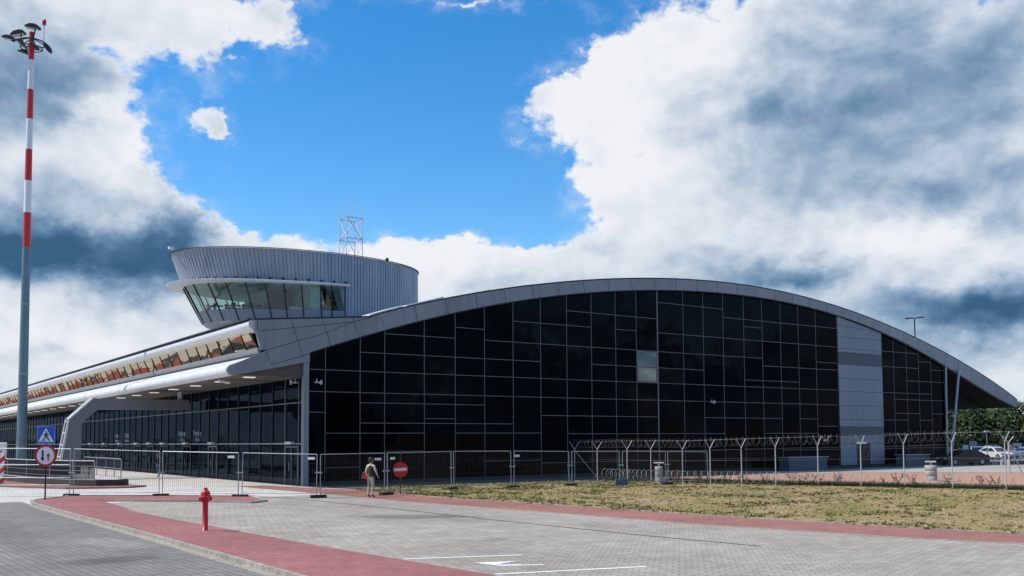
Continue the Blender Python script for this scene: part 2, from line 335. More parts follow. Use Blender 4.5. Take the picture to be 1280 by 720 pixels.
D = math_('MULTIPLY_ADD', math_('SUBTRACT', nA.outputs['Fac'], .5), 1.7, cvc)
def billow(scale, off, det):
    n = noise(cx.outputs[0], scale, det, .5, off, 2.1, .1, 1.25)
    return math_('ABSOLUTE', math_('MULTIPLY_ADD', n.outputs['Fac'], 2., -1.))
b1 = billow(.34, (1,2,0), 3.5); b2 = billow(.85, (8,3,0), 3.5)
bil = math_('SUBTRACT', math_('MULTIPLY_ADD', b2, .5, b1), .40)           # cauliflower heads: round bumps, sharp creases
D = math_('MULTIPLY_ADD', bil, .75, D)
D = math_('MULTIPLY_ADD', math_('SUBTRACT', nC.outputs['Fac'], .5), .8, D)
cover = N('ShaderNodeMapRange', interpolation_type='SMOOTHSTEP'); cover.inputs['From Min'].default_value = -.10; cover.inputs['From Max'].default_value = .40
L(D, cover.inputs['Value'])
sh = blobsum(.77, SHD, P)
added_bank = N('ShaderNodeMapRange', interpolation_type='SMOOTHSTEP'); added_bank.inputs['From Min'].default_value = 70; added_bank.inputs['From Max'].default_value = 110; added_bank.inputs['To Min'].default_value = 0; added_bank.inputs['To Max'].default_value = -.50
L(math_('ABSOLUTE', math_('SUBTRACT', math_('ABSOLUTE', math_('SUBTRACT', az, 35.)), 0.)), added_bank.inputs['Value']); sh = math_('ADD', sh, added_bank.outputs[0])  # unseen cloud behind the viewer, darkened so the glass reflects dark blue
rel = math_('SUBTRACT', r1.outputs['Fac'], r2.outputs['Fac'])
sh = math_('MULTIPLY_ADD', rel, 1.0, sh); sh = math_('MULTIPLY_ADD', bil, .17, sh)
sh = math_('MULTIPLY_ADD', math_('SUBTRACT', nC.outputs['Fac'], .5), .12, sh)
sh = math_('MULTIPLY_ADD', math_('SUBTRACT', nA.outputs['Fac'], .5), -.25, sh)
# thin edges scatter more light
edge = N('ShaderNodeMapRange'); edge.inputs['From Min'].default_value = .15; edge.inputs['From Max'].default_value = .75; edge.inputs['To Min'].default_value = .16; edge.inputs['To Max'].default_value = -.04
L(D, edge.inputs['Value']); sh = math_('ADD', sh, edge.outputs[0])
rp = N('ShaderNodeValToRGB'); L(sh, rp.inputs['Fac']); cr = rp.color_ramp; cr.interpolation = 'B_SPLINE'
cr.elements[0].position = 0; cr.elements[0].color = (.036,.105,.20,1); cr.elements[1].position = 1; cr.elements[1].color = (.90,.91,.94,1)
for p, c in ((.20,(.085,.19,.34,1)),(.38,(.215,.34,.50,1)),(.56,(.42,.53,.67,1)),(.76,(.73,.78,.85,1))):
    e = cr.elements.new(p); e.color = c
bgc = N('ShaderNodeBackground'); L(rp.outputs[0], bgc.inputs['Color']); bgc.inputs['Strength'].default_value = 1.0
veil = N('ShaderNodeMapRange', interpolation_type='SMOOTHSTEP'); veil.inputs['From Min'].default_value = -.75; veil.inputs['From Max'].default_value = .25; veil.inputs['To Max'].default_value = .30
L(D, veil.inputs['Value'])
wsp = N('ShaderNodeMapRange'); wsp.inputs['From Min'].default_value = .42; wsp.inputs['From Max'].default_value = .66; L(nC.outputs['Fac'], wsp.inputs['Value'])
cfin = math_('MAXIMUM', cover.outputs[0], math_('MULTIPLY', veil.outputs[0], wsp.outputs[0]))
mx = N('ShaderNodeMixShader'); L(cfin, mx.inputs[0]); L(bgs.outputs[0], mx.inputs[1]); L(bgc.outputs[0], mx.inputs[2]); L(mx.outputs[0], out.inputs[0])

S.view_settings.view_transform = 'Standard'; S.view_settings.look = 'None'; S.view_settings.exposure = 0; S.view_settings.gamma = 1
S.render.resolution_x = 1024; S.render.resolution_y = 576

# ================================================================ ground, roads, paving
ROT = 0
m_road = paver('road_pavers', (.24,.225,.21), (.32,.30,.28), (.12,.115,.11), .24, .14, R(38), .2, .022,
               dirt_and_shadow=[(-18.,-22,.5,9,R(-3),.14),(-19.8,-22,.5,9,R(-3),.14),(-17.2,-30,1.2,.8,0,.3),(-16.4,-26,.7,2.,R(8),-.25)])
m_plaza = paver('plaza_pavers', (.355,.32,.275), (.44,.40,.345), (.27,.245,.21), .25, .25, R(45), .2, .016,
                dirt_and_shadow=[(-6.3,-23.6,2.6,1.0,R(-40),.38), (-6.0,-25.6,1.3,.35,R(-35),.2), (-9.8,-20,.8,.3,0,.12), (-3.6,-30,1.6,.6,R(60),.12), (-9.,-14,.25,7,R(18),.12), (-7.4,-14,.25,7,R(18),.12), (-8.3,-31.5,.7,.4,R(30),.22), (-3.4,-22,.5,.35,0,.18), (-10.6,-27.5,.4,.9,R(20),-.14)])  # first ellipse is a mast's cast shadow painted into the paving; others are stains
m_red = paver('red_pavers', (.34,.135,.13), (.42,.175,.17), (.22,.10,.10), .2, .1, R(90), .2, .008)
m_band = paver('red_band_pavers', (.33,.145,.12), (.41,.185,.155), (.22,.11,.095), .2, .1, R(90), .22, .008)
m_fore = paver('forecourt_slabs', (.54,.52,.50), (.62,.60,.575), (.34,.33,.32), .8, .8, 0, .14, .02)
m_apron = paver('apron_concrete', (.40,.38,.36), (.46,.44,.42), (.22,.21,.2), 4, 4, R(20), .2, .04)
m_asph = mat('asphalt', (.05,.05,.053), .9, 0, var=.25, vscale=1.3, bump=.2, bscale=30)
m_mulch = mat('red_mulch', (.34,.19,.14), .95, 0, vscale=3.2, col2=(.50,.30,.22), bump=.8, bscale=12)
m_soil = bpy.data.materials.new('dry_lawn'); m_soil.use_nodes = True
def lawn(m):
    nt = m.node_tree; b = nt.nodes['Principled BSDF']; L = nt.links.new; b.inputs['Roughness'].default_value = .95; b.inputs['Specular IOR Level'].default_value = .1
    g = nt.nodes.new('ShaderNodeNewGeometry')
    def nz(s, d, r=.65):
        n = nt.nodes.new('ShaderNodeTexNoise'); n.inputs['Scale'].default_value = s; n.inputs['Detail'].default_value = d; n.inputs['Roughness'].default_value = r
        L(g.outputs['Position'], n.inputs['Vector']); return n
    n1 = nz(.28, 6); n2 = nz(2.4, 8, .75); n3 = nz(9, 6, .8)
    r1 = nt.nodes.new('ShaderNodeValToRGB'); cr = r1.color_ramp
    cr.elements[0].position = .30; cr.elements[0].color = (.47,.32,.215,1); cr.elements[1].position = .66; cr.elements[1].color = (.14,.14,.04,1)
    e = cr.elements.new(.48); e.color = (.34,.25,.13,1); e = cr.elements.new(.56); e.color = (.27,.23,.09,1)
    a = nt.nodes.new('ShaderNodeMath'); a.operation = 'MULTIPLY_ADD'; L(n2.outputs['Fac'], a.inputs[0]); a.inputs[1].default_value = .75
    s = nt.nodes.new('ShaderNodeMath'); s.operation = 'MULTIPLY_ADD'; L(n1.outputs['Fac'], s.inputs[0]); s.inputs[1].default_value = .8; s.inputs[2].default_value = -.28
    L(s.outputs[0], a.inputs[2]); L(a.outputs[0], r1.inputs['Fac'])
    mr = nt.nodes.new('ShaderNodeMapRange'); mr.inputs['From Min'].default_value = .3; mr.inputs['From Max'].default_value = .7; mr.inputs['To Min'].default_value = .45; mr.inputs['To Max'].default_value = 1.35
    L(n3.outputs['Fac'], mr.inputs['Value']); v = nt.nodes.new('ShaderNodeVectorMath'); v.operation = 'SCALE'; L(r1.outputs['Color'], v.inputs[0]); L(mr.outputs[0], v.inputs['Scale'])
    L(v.outputs[0], b.inputs['Base Color'])
    bp = nt.nodes.new('ShaderNodeBump'); bp.inputs['Strength'].default_value = .9; bp.inputs['Distance'].default_value = .06; L(n2.outputs['Fac'], bp.inputs['Height']); L(bp.outputs['Normal'], b.inputs['Normal'])
lawn(m_soil)
m_far = mat('far_ground', (.20,.18,.13), .95, 0, vscale=.05, col2=(.30,.26,.19))

struct(MB().sheet([(-2500,-2500),(2500,-2500),(2500,2500),(-2500,2500)], -.02).build('ground', m_far))
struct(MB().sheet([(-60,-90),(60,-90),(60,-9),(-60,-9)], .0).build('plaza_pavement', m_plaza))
struct(MB().sheet([(-60,-9),(0,-9),(0,180),(-60,180)], .0).build('forecourt_pavement', m_fore))
struct(MB().sheet([(-60,-90),(-15.4,-90),(-15.4,-5.6),(-60,-3.)], .006).build('road', m_road))
band_top = [(-1.63,2.2),(-.7,-2.5),(.25,-6.3),(.15,-10.),(-.04,-15.6),(.8,-22.5),(1.37,-28.7),(1.9,-32.9),(2.5,-36.5),(3.12,-39.),(7.5,-52)]
band_low = [(-3.2,2.2),(-2.75,-8.1),(-2.74,-16.2),(-2.2,-20.5),(-1.71,-25.7),(-1.31,-31.3),(-.6,-34.9),(-.03,-38.),(.84,-40.2),(5.,-53)]
struct(MB().sheet(band_top + band_low[::-1], .012).build('red_paved_band', m_band))
lawn_poly = [(.25,-6.2),(.6,-5.2),(4.05,-4.2),(11,-4.7),(17.,-5.6),(19.,-8.2),(19.5,-13.3),(21.2,-17.6),(24.3,-21.2),(26.4,-24.4),(29.5,-28.6),(60,-60),(60,-90),(7.6,-52)] + band_top[:2:-1][1:]
struct(MB().sheet(lawn_poly, .016).build('dry_lawn', m_soil))
# pale edging slabs along the band, butted on both sides
def strip(pts, w, z0, z1, mb, off=0.):
    for (a, b) in zip(pts[:-1], pts[1:]):
        a = Vector((*a,0)); b = Vector((*b,0)); d = (b-a).normalized(); n = Vector((-d.y,d.x,0)); a = a+n*off; b = b+n*off
        q = [a-n*w/2, b-n*w/2, b+n*w/2, a+n*w/2]; mb.prism_z([(p.x,p.y) for p in q], z0, z1, bottom=False)
e = MB(); strip(band_top[2:], .12, 0, .035, e); strip(band_low[1:], .12, 0, .017, e); struct(e.build('band_edging', M['kerb']))
# the raised red footpath between road and plaza, with its kerb
path_l = [(-15.16,-60),(-15.14,-26),(-15.28,-14.4),(-15.30,-8.5),(-15.05,-6.3),(-14.4,-5.2),(-13.4,-4.1)]
pr = MB()
L0 = [(-15.16,-60,.10),(-15.14,-26,.10),(-15.28,-14.4,.10),(-15.30,-8.5,.10),(-15.05,-6.3,.09),(-14.4,-5.2,.08),(-13.3,-3.6,.06),(-12.9,-2.7,.05),(-9.57,-5.5,.05),(-6.6,-8.9,.05),(-7.1,-12.3,.05),(-7.94,-13.1,.05),(-9.28,-10.57,.05),(-12.6,-7.6,.04),(-13.0,-16.2,.022),(-12.85,-22,.022),(-12.5,-30.2,.022),(-12.05,-36.5,.022),(-11.4,-60,.022)]
pr.add(L0, [tuple(range(len(L0)))]); n0 = len(L0)
pr.add(L0 + [(x,y,-.01) for x,y,z in L0], [(k,(k+1)%n0,n0+(k+1)%n0,n0+k) for k in range(n0)])
struct(pr.build('red_footpath', m_red))
k = MB(); strip(path_l, .12, -.01, .106, k, .06); strip([(-15.4,-60),(-15.36,-26),(-15.5,-14.4),(-15.5,-8.5)], .22, 0, .014, k, 0.0)
strip([(-13.3,-3.5),(-12.95,-2.62),(-9.5,-5.42),(-6.5,-8.85),(-7.05,-12.35),(-7.94,-13.2),(-9.3,-10.7),(-12.6,-7.7)], .14, -.01, .075, k, 0)
struct(k.build('kerb', M['kerb'], bevel=.012))
e = MB(); strip([(-12.95,-7.8),(-13.08,-16.2),(-12.9,-22),(-12.55,-30.2),(-12.1,-36.5),(-11.4,-60)], .10, 0, .03, e); struct(e.build('path_edging', M['kerb']))
# slot drain across the plaza
e = MB(); strip([(-6.3,-5.),(-5.2,-13.),(-5.0,-20.),(-4.95,-26.8),(-4.72,-33.),(-4.35,-36.7)], .075, 0, .006, e); struct(e.build('drain_channel', mat('drain_slot', (.02,.02,.02), .8)))
# painted parking marks
def mark(a, b, w=.12):
    e = MB(); strip([a,b], w, .001, .008, e); return e
struct(mark((-12.3,-33.65),(-9.76,-34.68)).build('parking_line', M['paint']))
struct(mark((-11.95,-36.85),(-8.96,-37.76)).build('parking_line', M['paint']))
e = mark((-11.15,-35.75),(-10.75,-36.0), .07); e.sheet([(-11.35,-35.15),(-10.45,-35.5),(-10.95,-35.62),(-11.2,-35.9)], .008); strip([(-11.2,-35.85),(-10.4,-36.3)], .11, .001, .009, e)
struct(e.build('painted_arrow', M['paint']))
struct(mark((-60,2.3),(-12.2,1.1), .12).build('painted_stop_line', M['paint']))
# strip of bark mulch, apron and car park on the right
mul = [(17.0,-5.6),(19.45,-5.2),(25.1,-5.4),(30.4,-6.0),(35.2,-6.5),(39.4,-8.9),(44.3,-13.4),(47.3,-16.4),(56,-26),(62,-33),(34,-33),(29.5,-28.6),(26.4,-24.4),(24.3,-21.2),(21.2,-17.6),(19.5,-13.3),(19.,-8.2)]
struct(MB().sheet(mul, .022).build('mulch_bed', m_mulch))
struct(MB().sheet([(30.4,-6.0),(30.4,-3.4),(62,-3.2),(66,-6),(84,-18),(110,-40),(62,-33),(56,-26),(47.3,-16.4),(44.3,-13.4),(39.4,-8.9),(35.2,-6.5)], .028).build('service_apron', m_apron))
struct(MB().sheet([(62,-3.2),(66,-6),(84,-18),(110,-40),(160,-40),(160,60),(65.4,60),(65.4,-.2),(62,-.2)], .010).build('car_park_asphalt', m_asph))
struct(MB().sheet([(.7,-5.1),(4.05,-4.1),(11,-4.6),(17.,-5.5),(30.4,-5.9),(30.4,-3.4),(62,-3.2),(62,-.3),(.7,-.3)], .006).build('foundation_gravel', mat('gravel', (.10,.095,.09), .95, 0, var=.3, vscale=5, bump=.6, bscale=20)))

# grass: blades in tufts, thick along the edges and fences, thin in the bare middle
def inside(x, y, poly):
    c = False; n = len(poly)
    for i in range(n):
        x1, y1 = poly[i]; x2, y2 = poly[i-1]
        if (y1 > y) != (y2 > y) and x < (x2-x1)*(y-y1)/(y2-y1)+x1: c = not c
    return c
from mathutils import noise as mn
def make_grass():
    g = MB(); rg = random.Random(3)
    cnt = 0
    while cnt < 17000:
        y = -3.6 - 46*rg.random()**1.3; x = rg.uniform(0, 34)
        if not inside(x-.12*rg.random()*(rg.random()<.3)+.0, y, lawn_poly) and not inside(x+.16, y, lawn_poly): continue
        dens = mn.noise((x*.35, y*.35, 0))*.9 + mn.noise((x*1.3, y*1.3, 5))*.7 + .02
        # distance to band edge and to the far fence
        edge = min(abs(x - (.1 + max(0,(-15-y))*.11)), 9)
        if edge < 3.2: dens += .42*(1-edge/3.2)
        if y > -13 and x < 17: dens += .15
        if 8.5 > x+y*.0 > 3 and y < -24: dens -= .2
        if dens < rg.random()*.62: continue
        cnt += 1
        big = rg.random()**4; h0 = .028 + .085*big; 
        for b in range(4 if big < .3 else 8):
            a = rg.uniform(0, 2*PI); r0 = rg.uniform(0,.07+.1*big); bx = x+r0*math.cos(a); by = y+r0*math.sin(a)
            h = h0*rg.uniform(.6,1.2); wd = rg.uniform(.010,.02)*(1+big); ln = rg.uniform(.2,.9)*h; a2 = rg.uniform(0,2*PI)
            dx, dy = math.cos(a2)*wd, math.sin(a2)*wd; lx, ly = math.cos(a)*ln, math.sin(a)*ln
            mi = 0 if rg.random() < .3 else (1 if rg.random() < .5 else 2)
            g.add([(bx-dx,by-dy,.016),(bx+dx,by+dy,.016),(bx+dx*.6+lx*.5,by+dy*.6+ly*.5,h*.65),(bx+lx,by+ly,h)], [(0,1,2,3)], mi)
    for i in range(16000):      # single straws and clods that break up the bare soil
        y = -3.6 - 44*rg.random()**1.2; x = rg.uniform(0,32)
        if not inside(x, y, lawn_poly): continue
        a = rg.uniform(0,2*PI); l = rg.uniform(.03,.09); w = rg.uniform(.012,.03); dx, dy = math.cos(a)*l, math.sin(a)*l
        g.add([(x-dx,y-dy,.018),(x+dy*w/l,y-dx*w/l,.02+w),(x+dx,y+dy,.018+w*1.2),(x-dy*w/l,y+dx*w/l,.018)], [(0,1,2,3)], rg.choice((0,1,2,2,3,3)))
    # rank growth right under the security fence
    for i in range(2600):
        t = rg.random(); px = [(17.2,-6),(18.3,-10.5),(19.1,-13.6),(20.4,-17.9),(21.8,-21.3),(23.3,-25.5),(24.5,-30)]
        k = t*(len(px)-1); j = min(int(k), len(px)-2); f = k-j; x = px[j][0]*(1-f)+px[j+1][0]*f + rg.gauss(.7,.5); y = px[j][1]*(1-f)+px[j+1][1]*f + rg.gauss(0,.2)
        for b in range(6):
            a = rg.uniform(0,2*PI); h = rg.uniform(.08,.3); wd = .02; ln = h*.5; bx = x+rg.uniform(-.1,.1); by = y+rg.uniform(-.1,.1)
            g.add([(bx-wd,by,.016),(bx+wd,by,.016),(bx+math.cos(a)*ln,by+math.sin(a)*ln,h)], [(0,1,2)], 0 if rg.random()<.6 else 1)
    o = g.build('grass', [mat('grass_dark', (.028,.055,.010), .8), mat('grass_mid', (.12,.16,.03), .8), mat('grass_dry', (.38,.32,.13), .85), mat('soil_clod', (.16,.10,.06), .95)], recalc=False)
    tag(o, 'patchy short grass in tufts on the dry lawn', 'grass'); o['kind'] = 'stuff'
make_grass()

# red paving added out of view for the leaning clerestory panes to mirror
rj = random.Random(4); zz_ = []; y = 33.
while y < 295: zz_.append((-16.7 + rj.uniform(-.45,.55), y)); y += rj.uniform(1.,4.)
struct(MB().sheet([(-14.2,33),(-14.2,295)] + zz_[::-1], .012).build('unseen_red_paving', mat('unseen_brick_red_paving', (.30,.06,.03), .9, 0, var=.4, vscale=.7)))
struct(MB().sheet([(-60,180),(0,180),(0,300),(-60,300)], .0).build('forecourt_extension', m_fore))
for y0, y1 in ((57,61),(68,77),(92,99),(118,130),(150,158)):
    struct(MB().sheet([(-13.8,y0),(-13.9,y1),(-17.3,y1-1.5),(-18.6,y0+2.5),(-17.5,y0-.5)], .018).build('added_dark_patch', m_asph))  # dark shapes added out of view to break up the mirrored red strip
for y0 in (62,70,74,96,122): struct(MB().sheet([(-15.,y0),(-15.6,y0+1.6),(-17.2,y0+.9)], .024).build('added_white_triangle', M['paint']))  # white shapes added out of view, seen only as pane reflections

# ================================================================ terminal building
TB = thing('terminal_building', 'long airport terminal with dark glass gable under a curved grey roof', 'airport terminal', (0,0,0))
CB = [2.0807, 2.6118, -1.3699, -2.3635, -8.1107, -1.3817, 13.8275]; CT = [-1.3112, .038, 1.8587, .1609, -8.0999, -1.6871, 14.6624]
def poly(c, x):
    t = x/40-1; v = 0
    for k in c: v = v*t+k
    return v
zb = lambda x: poly(CB, x)
def zt(x): return poly(CT, x)
def frange(a, b, n): return [a+(b-a)*i/(n-1) for i in range(n)]
YF = -.25; YB = 150.
# fascia plate in the gable plane
topc = [(-3.24,9.30)] + [(3.9,9.93)] + [(x, zt(x)) for x in frange(4.6,77.6,60)] + [(78.15,6.36),(78.2,6.2)]
botc = [(77.79,5.63)] + [(x, zb(x)) for x in frange(77.3,.1,70)] + [(.1,7.03),(-.15,7.03),(-4.33,6.14),(-4.62,6.28),(-4.70,6.45),(-4.62,6.62),(-2.42,7.62),(-2.78,7.62),(-3.12,8.75)]
fm = MB(); fm.prism_y(topc+botc, YF, -.04)
# panel joints: radial lines across the arch, and the folded lines on the wing, 4 mm proud
def joint(p, q, w=.035):
    p = Vector((p[0],0,p[1])); q = Vector((q[0],0,q[1])); d = (q-p).normalized(); n = Vector((-d.z,0,d.x))*w/2
    vs = [p-n, q-n, q+n, p+n]; fm.add([(v.x, YF-.004, v.z) for v in vs], [(0,1,2,3)], 1)
x = 6.9; 
while x < 77:
    dz = (zt(x+.05)-zt(x-.05))/.1; l = .045
    joint((x+dz*.05, zt(x)-.03), (x+dz*.9, zb(x+dz*.9)+.03)); x += 2.24
for a_, b_ in (((-2.91,8.66),(2.78,9.54)),((-2.51,7.60),(-0.63,8.24)),((-0.63,8.24),(0.71,8.65)),((0.71,8.65),(2.78,9.53)),((2.78,9.53),(4.09,9.94)),((-1.04,9.40),(-0.31,7.34)),((-2.48,7.51),(-2.20,6.81)),((-2.20,6.81),(-0.31,7.41)),((0.85,9.69),(1.39,8.04)),((2.78,9.82),(3.09,8.87)),((4.62,9.97),(4.89,9.31)),((-3.01,9.25),(-3.00,8.67)),((-0.31,7.41),(0.08,7.54))):
    joint(a_, b_, .03)
# black drip edge on the arch
for a, b in zip(topc[:-2], topc[1:-1]):
    joint((a[0],a[1]+.0),(b[0],b[1]+.0),.09)
for a, b in zip(frange(.2,77.3,60)[:-1], frange(.2,77.3,60)[1:]):
    joint((a,zb(a)+.0),(b,zb(b)+.0),.07)
fm.build('gable_fascia', [M['clad'], M['cladjoint']], TB, recalc=True)
# roof shell
rm = MB(); xs = frange(3.9,78.15,70)
for a, b in zip(xs[:-1], xs[1:]): rm.add([(a,-.2,zt(a)+.02),(b,-.2,zt(b)+.02),(b,YB,zt(b)+.02),(a,YB,zt(a)+.02)], [(0,1,2,3)])
rm.add([(-3.3,-.2,9.33),(3.9,-.2,zt(3.9)+.02),(3.9,YB,zt(3.9)+.02),(-3.3,YB,9.33)], [(0,1,2,3)])
rm.add([(78.15,-.2,zt(78.15)+.02),(78.2,-.2,6.2),(77.8,-.2,5.6),(77.8,YB,5.6),(78.2,YB,6.2),(78.15,YB,zt(78.15)+.02)], [(0,1,4,5),(1,2,3,4)])
rm.build('roof', M['roofmetal'], TB, recalc=False)
# curved soffit: only the projecting part beyond the right wall and a strip under the roof
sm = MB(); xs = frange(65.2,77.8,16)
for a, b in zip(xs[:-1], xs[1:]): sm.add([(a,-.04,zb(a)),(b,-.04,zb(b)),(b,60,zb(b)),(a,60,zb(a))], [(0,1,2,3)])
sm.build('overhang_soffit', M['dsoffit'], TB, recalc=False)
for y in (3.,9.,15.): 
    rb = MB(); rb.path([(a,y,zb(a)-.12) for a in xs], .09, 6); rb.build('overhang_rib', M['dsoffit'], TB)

# glazing of the gable ---------------------------------------------------
B = [.10,1.16,3.38,5.0,7.75,10.0,12.22,14.48,16.75,19.0,21.2,23.44,25.43,27.54,30.2,32.35,34.55,36.92,39.1,41.35,43.6,45.88,48.72,55.09,56.95,58.95,60.88,62.9,65.1]
SEG = [(5.0,10,9.0),(3.38,16.75,7.8),(10,12.2,9.7),(14.5,21.2,10.4),(12.2,39.1,9.0),(.1,48.7,6.67),(.1,48.7,5.4),(3.4,12.2,4.8),(.1,1.16,4.2),(3.4,14.5,3.6),(1.16,7.75,3.0),(10,16.75,3.0),(16.75,27.5,4.18),(19,27.5,11.42),(23.4,25.4,10.4),(21.2,27.5,7.8),(27.5,32.35,7.8),(19,34.5,2.95),(32.35,41.35,4.17),(27.5,34.5,12.66),(34.5,48.7,12.02),(36.9,39.1,11.45),(27.5,48.7,10.4),(36.9,43.6,7.2),(39.1,48.7,8.4),(45.9,48.7,9.0),(43.6,45.9,4.17),(45.9,48.7,3.56),(39.1,45.9,2.97),(16.75,27.5,1.0),(32.35,41.35,1.0),(41.35,48.7,1.6),(27.5,32.35,1.6),
 (55.1,60.9,10.38),(60.9,62.9,9.65),(55.1,60.9,9.0),(58.95,65,7.8),(62.9,65,8.95),(55.1,62.9,6.64),(56.95,65,6.05),(56.95,60.9,4.78),(62.9,65,4.78),(55.1,58.95,4.17),(60.9,62.9,4.16),(55.1,65,2.95),(55.1,65,1.6),
 (7.75,10,3.9),(5.0,7.75,1.9),(12.2,16.75,1.2),(1.16,3.38,1.0)]
panes = []
CAMP = Vector((-22.2,-52,2.5))
MG = {}   # mullion material
for i in range(len(B)-1):
    x0, x1 = B[i], B[i+1]
    if abs(x0-48.72) < .01: continue
    xm = (x0+x1)/2; zs = sorted({z for a, b, z in SEG if a-.1 < xm < b+.1 and z < min(zb(x0),zb(x1))-.15})
    lv = [.02]+zs; 
    for j, z in enumerate(lv):
        last = j == len(lv)-1
        if last: q = [(x0,z),(x1,z),(x1,zb(x1)-.01),(x0,zb(x0)-.01)]
        else: q = [(x0,z),(x1,z),(x1,lv[j+1]),(x0,lv[j+1])]
        panes.append(q)
panes.sort(key=lambda q: -((q[1][0]-q[0][0])*(q[2][1]-q[0][1]))/((q[0][0]-CAMP.x)**2+CAMP.y**2))
rest = MB()
sash = (25.43,27.54,6.67,9.0)
for n, q in enumerate(panes):
    if q[0][0] == 25.43 and 6.6 < q[0][1] < 7.9: continue     # the open sash is built below
    if n < 100: MB().prism_y(q, 0, .03).build('window_pane', M['gglass'], TB)
    else: rest.prism_y(q, 0, .03)
o = rest.build('small_window_panes', M['gglass'], TB); o['kind'] = 'stuff'
# an open sash that mirrors sky and trees
ob = MB(); ob.prism_y([(25.55,6.78),(27.35,6.78),(27.35,8.88),(25.55,8.88)], -.03, -.005)
o = ob.build('open_sash', M['bright_glass'], TB); o['label'] = 'bright sash standing open in the dark gable'
fr = MB()
for a, b, c_, d in ((25.48,27.46,6.70,6.79),(25.48,27.46,8.87,8.96),(25.48,25.56,6.79,8.87),(27.36,27.46,6.79,8.87)): fr.box(a,b,-.05,0,c_,d)
fr.build('sash_frame', M['mullion'], o)
for i, x in enumerate(B):
    if abs(x-55.09)<.01: continue
    w = .036 if abs(x-27.54) > .1 else .11
    MB().box(x-w/2, x+w/2, -.035, .04, .02, zb(x)-.02).build('mullion', M['mullion'], TB)
for a, b, z in SEG:
    a = min(B, key=lambda q: abs(q-a)); b = min(B, key=lambda q: abs(q-b))
    # clip where the arch comes down
    while zb(a) < z+.1 and a < 20: a += .1
    while zb(b) < z+.1 and b > 50: b -= .1
    MB().box(a+.026, b-.026, -.03, .03, z-.018, z+.018).build('transom', M['mullion'], TB)
# plinth along the gable foot
MB().box(.1,65.1,-.06,.05,-.01,.22).build('gable_plinth', M['darkconc'], TB)
# clad panel with door
pm = MB(); x0, x1 = 48.76, 55.05; zz = [.22,2.1,2.73,3.55,4.17,5.38,6.61,7.73,8.95,9.99,10.34,11.32,12.37]
for j, z in enumerate(zz):
    top0 = top1 = zz[j+1] if j+1 < len(zz) else None
    if top0 is None: q = [(x0,z),(x1,min(z,zb(x1)-.02)),(x1,zb(x1)-.01),(x0,zb(x0)-.01)]
    else: q = [(x0,z),(x1,z),(x1,min(top1,zb(x1)-.01)),(x0,top0)]
    mi = 1 if j in (2,) or 8.9 < z < 9.9 else 0
    if z < 2.0:
        for a, b in ((x0,51.0),(52.95,x1)): pm.prism_y([(a,z),(b,z),(b,top0-.03),(a,top0-.03)], -.12, .03, mi)
    else: pm.prism_y([(a, c_-.03 if k > 1 else c_) for k, (a, c_) in enumerate(q)], -.12, .03, mi)
pm.box(x0,x1,-.09,.02,.2,min(zb(x0),zb(x1))-.1,2)
pm.build('clad_panel', [M['panel'], M['panel_dark'], M['cladjoint']], TB)
d = MB().box(51.02,52.93,-.10,-.06,.05,2.08).build('door', M['black'], TB); MB().box(52.55,52.6,-.16,-.10,.9,1.3).build('handle', M['steel'], d)
# right-hand end wall, corner post and raking struts
MB().box(65.1,65.25,.03,60,.02,9.9).build('end_wall', M['gglass'], TB)
MB().tube((64.95,-.16,.0),(65.2,-.16,zb(65.2)-.02),.11,10).build('corner_post', M['steel'], TB)
for p, q in (((64.95,-.5,0),(66.9,-.5,9.1)),((65.2,7,0),(67.4,7,8.9)),((65.2,14,0),(67.4,14,8.9))):
    MB().tube(p, q, .13, 10).build('raking_strut', M['steel'], TB)

# left corner post
cp = MB(); cp.box(-.24,.08,-.2,.12,0,7.02); cp.build('corner_pier', [M['clad']], TB)

# ---------------------------------------------------------------- front wing (runs back along +Y)
FY0, FY1 = .12, YB
# canopy: sloping white top, tube edge, soffit following the fascia
cm = MB()
cm.prism_y([(-4.45,6.74),(-2.45,7.50),(-2.45,7.42),(-4.45,6.6)], YF+.2, FY1)
cm.build('canopy_top', M['white'], TB)
tubep = [(-4.36+.31*math.cos(t), 6.44+.31*math.sin(t)) for t in [2*PI*k/16 for k in range(16)]]
cm = MB(); cm.prism_y(tubep, YF+.2, FY1, smooth=True)
for y in frange(12,144,12): cm.prism_y([(-4.36+.318*math.cos(t), 6.44+.318*math.sin(t)) for t in [2*PI*k/16 for k in range(16)]], y, y+.06, 1)
cm.build('canopy_edge_tube', [M['white'],M['steel']], TB)
for z in (6.95,7.2):   # seam lines on the sloping top
    pass
cm = MB(); cm.add([(-4.3,-.03,6.2),(-.0,-.03,6.2),(-.0,FY1,6.2),(-4.3,FY1,6.2)], [(0,1,2,3)])
cm.build('canopy_soffit', M['soffit'], TB, recalc=False)
hd = MB(); hd.prism_y([(-4.3,6.205),(-4.3,6.22),(-.24,7.04),(-.24,6.205)], .0, .06)
for x in frange(-4.0,-.3,24): hd.box(x,x+.05,-.02,0,6.2,6.26+(x+4.3)*.195)
hd.build('canopy_end_panel', M['soffit'], TB)
n = 0; y = 1.25
while y < 120:
    MB().box(-3.2,-2.6,y-.22,y+.22,6.15,6.19).build('ceiling_light', M['lamp'], TB) if n < 24 else None
    y += 4.92; n += 1
for y in frange(4,116,9): MB().box(-4.1,-.05,y,y+.3,6.185,6.198).build('soffit_joint', M['black'], TB)
